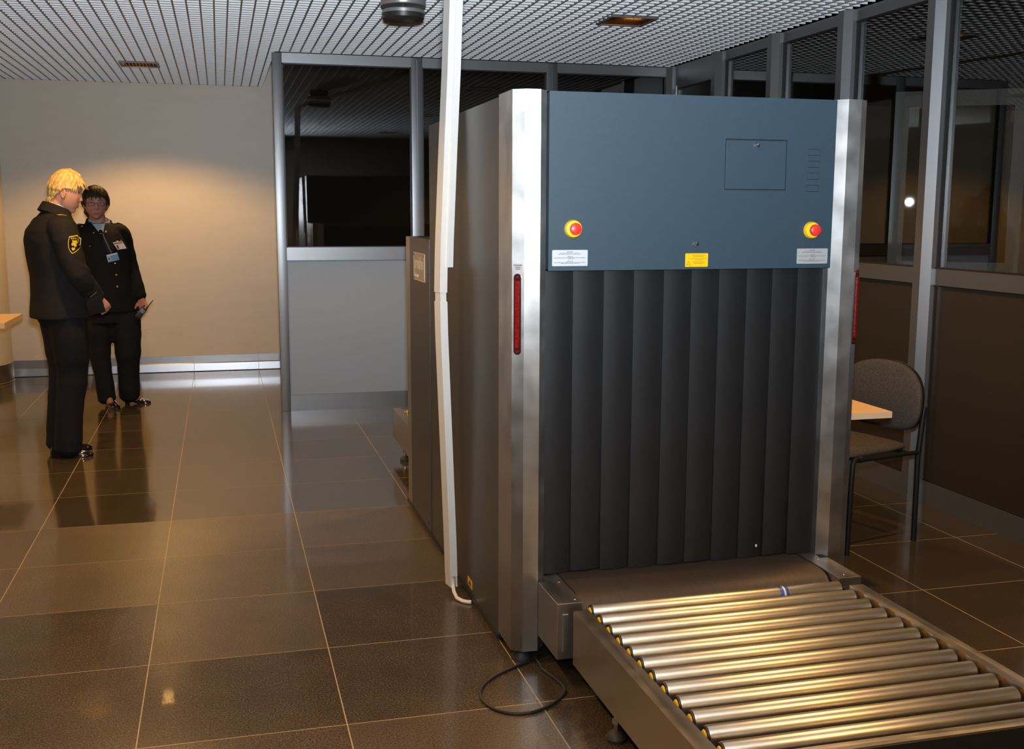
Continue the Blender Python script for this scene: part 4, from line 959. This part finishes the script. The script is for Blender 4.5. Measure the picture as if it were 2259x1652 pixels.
for u, z, r, mm in ((.099, 1.122, .0105, 'brass'), (.104, 1.034, .0105, 'brass'), (.107, .946, .0115, 'brass'), (-.072, 1.252, .006, 'brass'), (.009, 1.346, .0062, 'brass'), (-.040, 1.352 - .0, .0075, 'brass'), (.046, 1.365 - .008, .0085, 'gold')):
    c = p2pt(u, z, .004 if mm == 'brass' else .009)
    local_build(MB().ball(c, r, 14), 'button' if mm == 'brass' else 'lapel_badge', M[mm], jk2, m2)
for u, z in ((.118, 1.283), (.126, 1.288), (.134, 1.282), (.142, 1.278), (.128, 1.276), (.152, 1.292)):
    local_build(MB().ball(p2pt(u, z, .006), (.006, .005, .0045), 10), 'medal_clasp', M['gold'], jk2, m2)
# white name card pinned on the chest
def rot2(u0, z0, w, h_, deg):
    c, s_ = math.cos(math.radians(deg)), math.sin(math.radians(deg)); return [(u0 + x * c - y * s_, z0 + x * s_ + y * c) for x, y in ((-w / 2, -h_ / 2), (w / 2, -h_ / 2), (w / 2, h_ / 2), (-w / 2, h_ / 2))]
Pp([(.090, 1.279), (.162, 1.286), (.190, 1.232), (.121, 1.224)], .010, .002, 'name_card', 'card', None, .03)
Pp([(.097, 1.273), (.160, 1.279), (.162, 1.273), (.100, 1.267)], .0108, .001, 'card_print', 'photo_dark', None, .03)
Pp([(.113, 1.257), (.126, 1.258), (.136, 1.232), (.123, 1.230)], .0108, .001, 'card_photo', 'photo_dark', None, .03)
Pp(rot2(.084, 1.167, .084, .058, 13), .012, .002, 'pass_card', 'card_blue', None, .03)
Pp(rot2(.079, 1.189, .074, .009, 13), .0128, .001, 'pass_header', 'card', None, .03)
Pp(rot2(.058, 1.158, .019, .030, 13), .0128, .001, 'pass_photo', 'card', None, .03)
Pp(rot2(.058, 1.158, .013, .022, 13), .0134, .001, 'pass_photo', 'photo_dark', None, .03)
ln = MB().tube([p2pt(.024, 1.345, .010), p2pt(.034, 1.305, .012), p2pt(.052, 1.265, .012), p2pt(.062, 1.230, .013), p2pt(.076, 1.205, .013)], [(.0055, .0015)] * 5, 8)
local_build(ln, 'lanyard', M['lanyard'], jk2, m2); local_build(MB().ball(p2pt(.076, 1.208, .016), (.004, .004, .008), 10), 'lanyard_clip', M['chrome'], jk2, m2)
for s_, yy in ((1, .108), (-1, -.115)):
    fe = (Vector((-.005, ly(.0) + s_ * .115, 1.42)), Vector((0, s_, 0)), Vector((1, 0, 0)), Vector((0, 0, -1)))
    local_build(patch(bvh2, fe, [(-.05, -.022), (.05, -.026), (.05, .026), (-.05, .022)], .005, .006), 'epaulette', M['navy2'], jk2, m2)
    h_ = bvh2.ray_cast(Vector((.012, ly(0) + s_ * .135, 1.7)), Vector((0, 0, -1)))[0]
    if h_ is not None: local_build(MB().ball(h_ + Vector((0, 0, .008)), (.010, .009, .005), 12), 'epaulette_star', M['gold'], jk2, m2)
hl = lambda deg: (.062 if deg < 38 else .062 - (deg - 38) / 27 * .045 if deg < 65 else .017 - (deg - 65) / 30 * .035 if deg < 95 else -.018 - (deg - 95) / 30 * .06 if deg < 125 else -.078 - (deg - 125) / 55 * .03)
hk = lambda deg, z: .013 + .004 * max(0, z) + (.004 if deg > 60 else 0)
rl = random.Random(9); locks = [(d_, .095, .046 + rl.uniform(-.010, .010), .006, .006, -.002) for d_ in range(-50, 51, 7)] + [(s_ * d_, .04, -.008 + rl.uniform(-.02, .01), .006, .009, -.002) for d_ in (60, 70, 80) for s_ in (-1, 1)] + [(-112 - 9 * q, -.05, -.128 + .006 * q, .026, .012, -.01) for q in range(4)] + [(d_, -.06, -.108, .012, .012, -.006) for d_ in range(130, 250, 14)]
local_build(hair_mesh(hm2, hl, hk, locks=locks, full=1.10, seedv=8), 'hair', M['brown_hair'], p2, m2, 60)
for s_, c, br in face_parts(p2, hm2, m2, 0): local_build(br, 'eyebrow', M['brown_hair'], p2, m2)
gl = MB()
for s_ in (-1, 1):
    ring = [hm2 @ Vector((.0995 - .10 * abs(y) ** 1.5 * 3, y, z)) for y, z in [(s_ * .033 + .0215 * math.copysign(abs(math.cos(a)) ** .5, math.cos(a)), .008 + .0125 * math.copysign(abs(math.sin(a)) ** .5, math.sin(a))) for a in [2 * PI * q / 24 for q in range(25)]]]
    gl.tube(ring, .0016, 6); gl.tube([hm2 @ Vector((.092, s_ * .056, .013)), hm2 @ Vector((.055, s_ * .082, .013)), hm2 @ Vector((-.005, s_ * .088, .012))], .0020, 6)
gl.tube([hm2 @ Vector((.099, -.0115, .012)), hm2 @ Vector((.1035, 0, .014)), hm2 @ Vector((.099, .0115, .012))], .0016, 6)
local_build(gl, 'spectacles', M['glasses'], p2, m2)
hand_shoe(p2, m2, w2(-.020, 5.885, 0), w2(.075, 5.700, 0), .060, heel_h=.040, wide=.040)
hand_shoe(p2, m2, w2(.105, 6.0, 0), w2(.300, 5.925, 0), .060, heel_h=.050, wide=.040)
# handheld radio: a thing of its own, held in her left hand
rd = thing('handheld_radio', 'black handheld radio with stub antenna, held low by the person in glasses', 'radio', (.272, 5.715, .740))
rx = Matrix.Translation((.272, 5.715, .740)) @ Matrix.Rotation(math.radians(38), 4, 'Y') @ Matrix.Rotation(math.radians(10), 4, 'Z')
mb = MB().box(-.024, .024, -.014, .014, -.045, .050, .006); mb.bm.transform(rx); mb.build('radio_body', M['black'], rd)
for k_ in range(3):
    mb = MB().box(-.016, .016, -.0175, -.0155, .010 + k_ * .010, .014 + k_ * .010); mb.bm.transform(rx); mb.build('speaker_slot', M['vent_grey'], rd, smooth=False)
mb = MB().cyl((.014, 0, .054), (.014, 0, .070), .007, seg=12).cyl((.014, 0, .070), (.016, 0, .135), .0045, .0032, 10); mb.bm.transform(rx); mb.build('antenna', M['black'], rd)
mb = MB().cyl((-.012, 0, .054), (-.012, 0, .066), .006, seg=12); mb.bm.transform(rx); mb.build('knob', M['black'], rd)

fo = thing('document_folder', 'black document folder held at hip height by the fair-haired person', 'folder', (.125, 3.922, .950))
fx = Matrix.Translation((.125, 3.922, .950)) @ Matrix.Rotation(math.radians(-14), 4, 'Y') @ Matrix.Rotation(math.radians(12), 4, 'Z')
mb = MB().box(-.035, .060, -.004, .004, -.055, .060, .002); mb.bm.transform(fx); mb.build('cover', M['navy2'], fo)
mb = MB().cyl((.000, -.006, .052), (.045, -.006, .072), .0018, seg=8); mb.bm.transform(fx); mb.build('pen', M['brass'], fo)
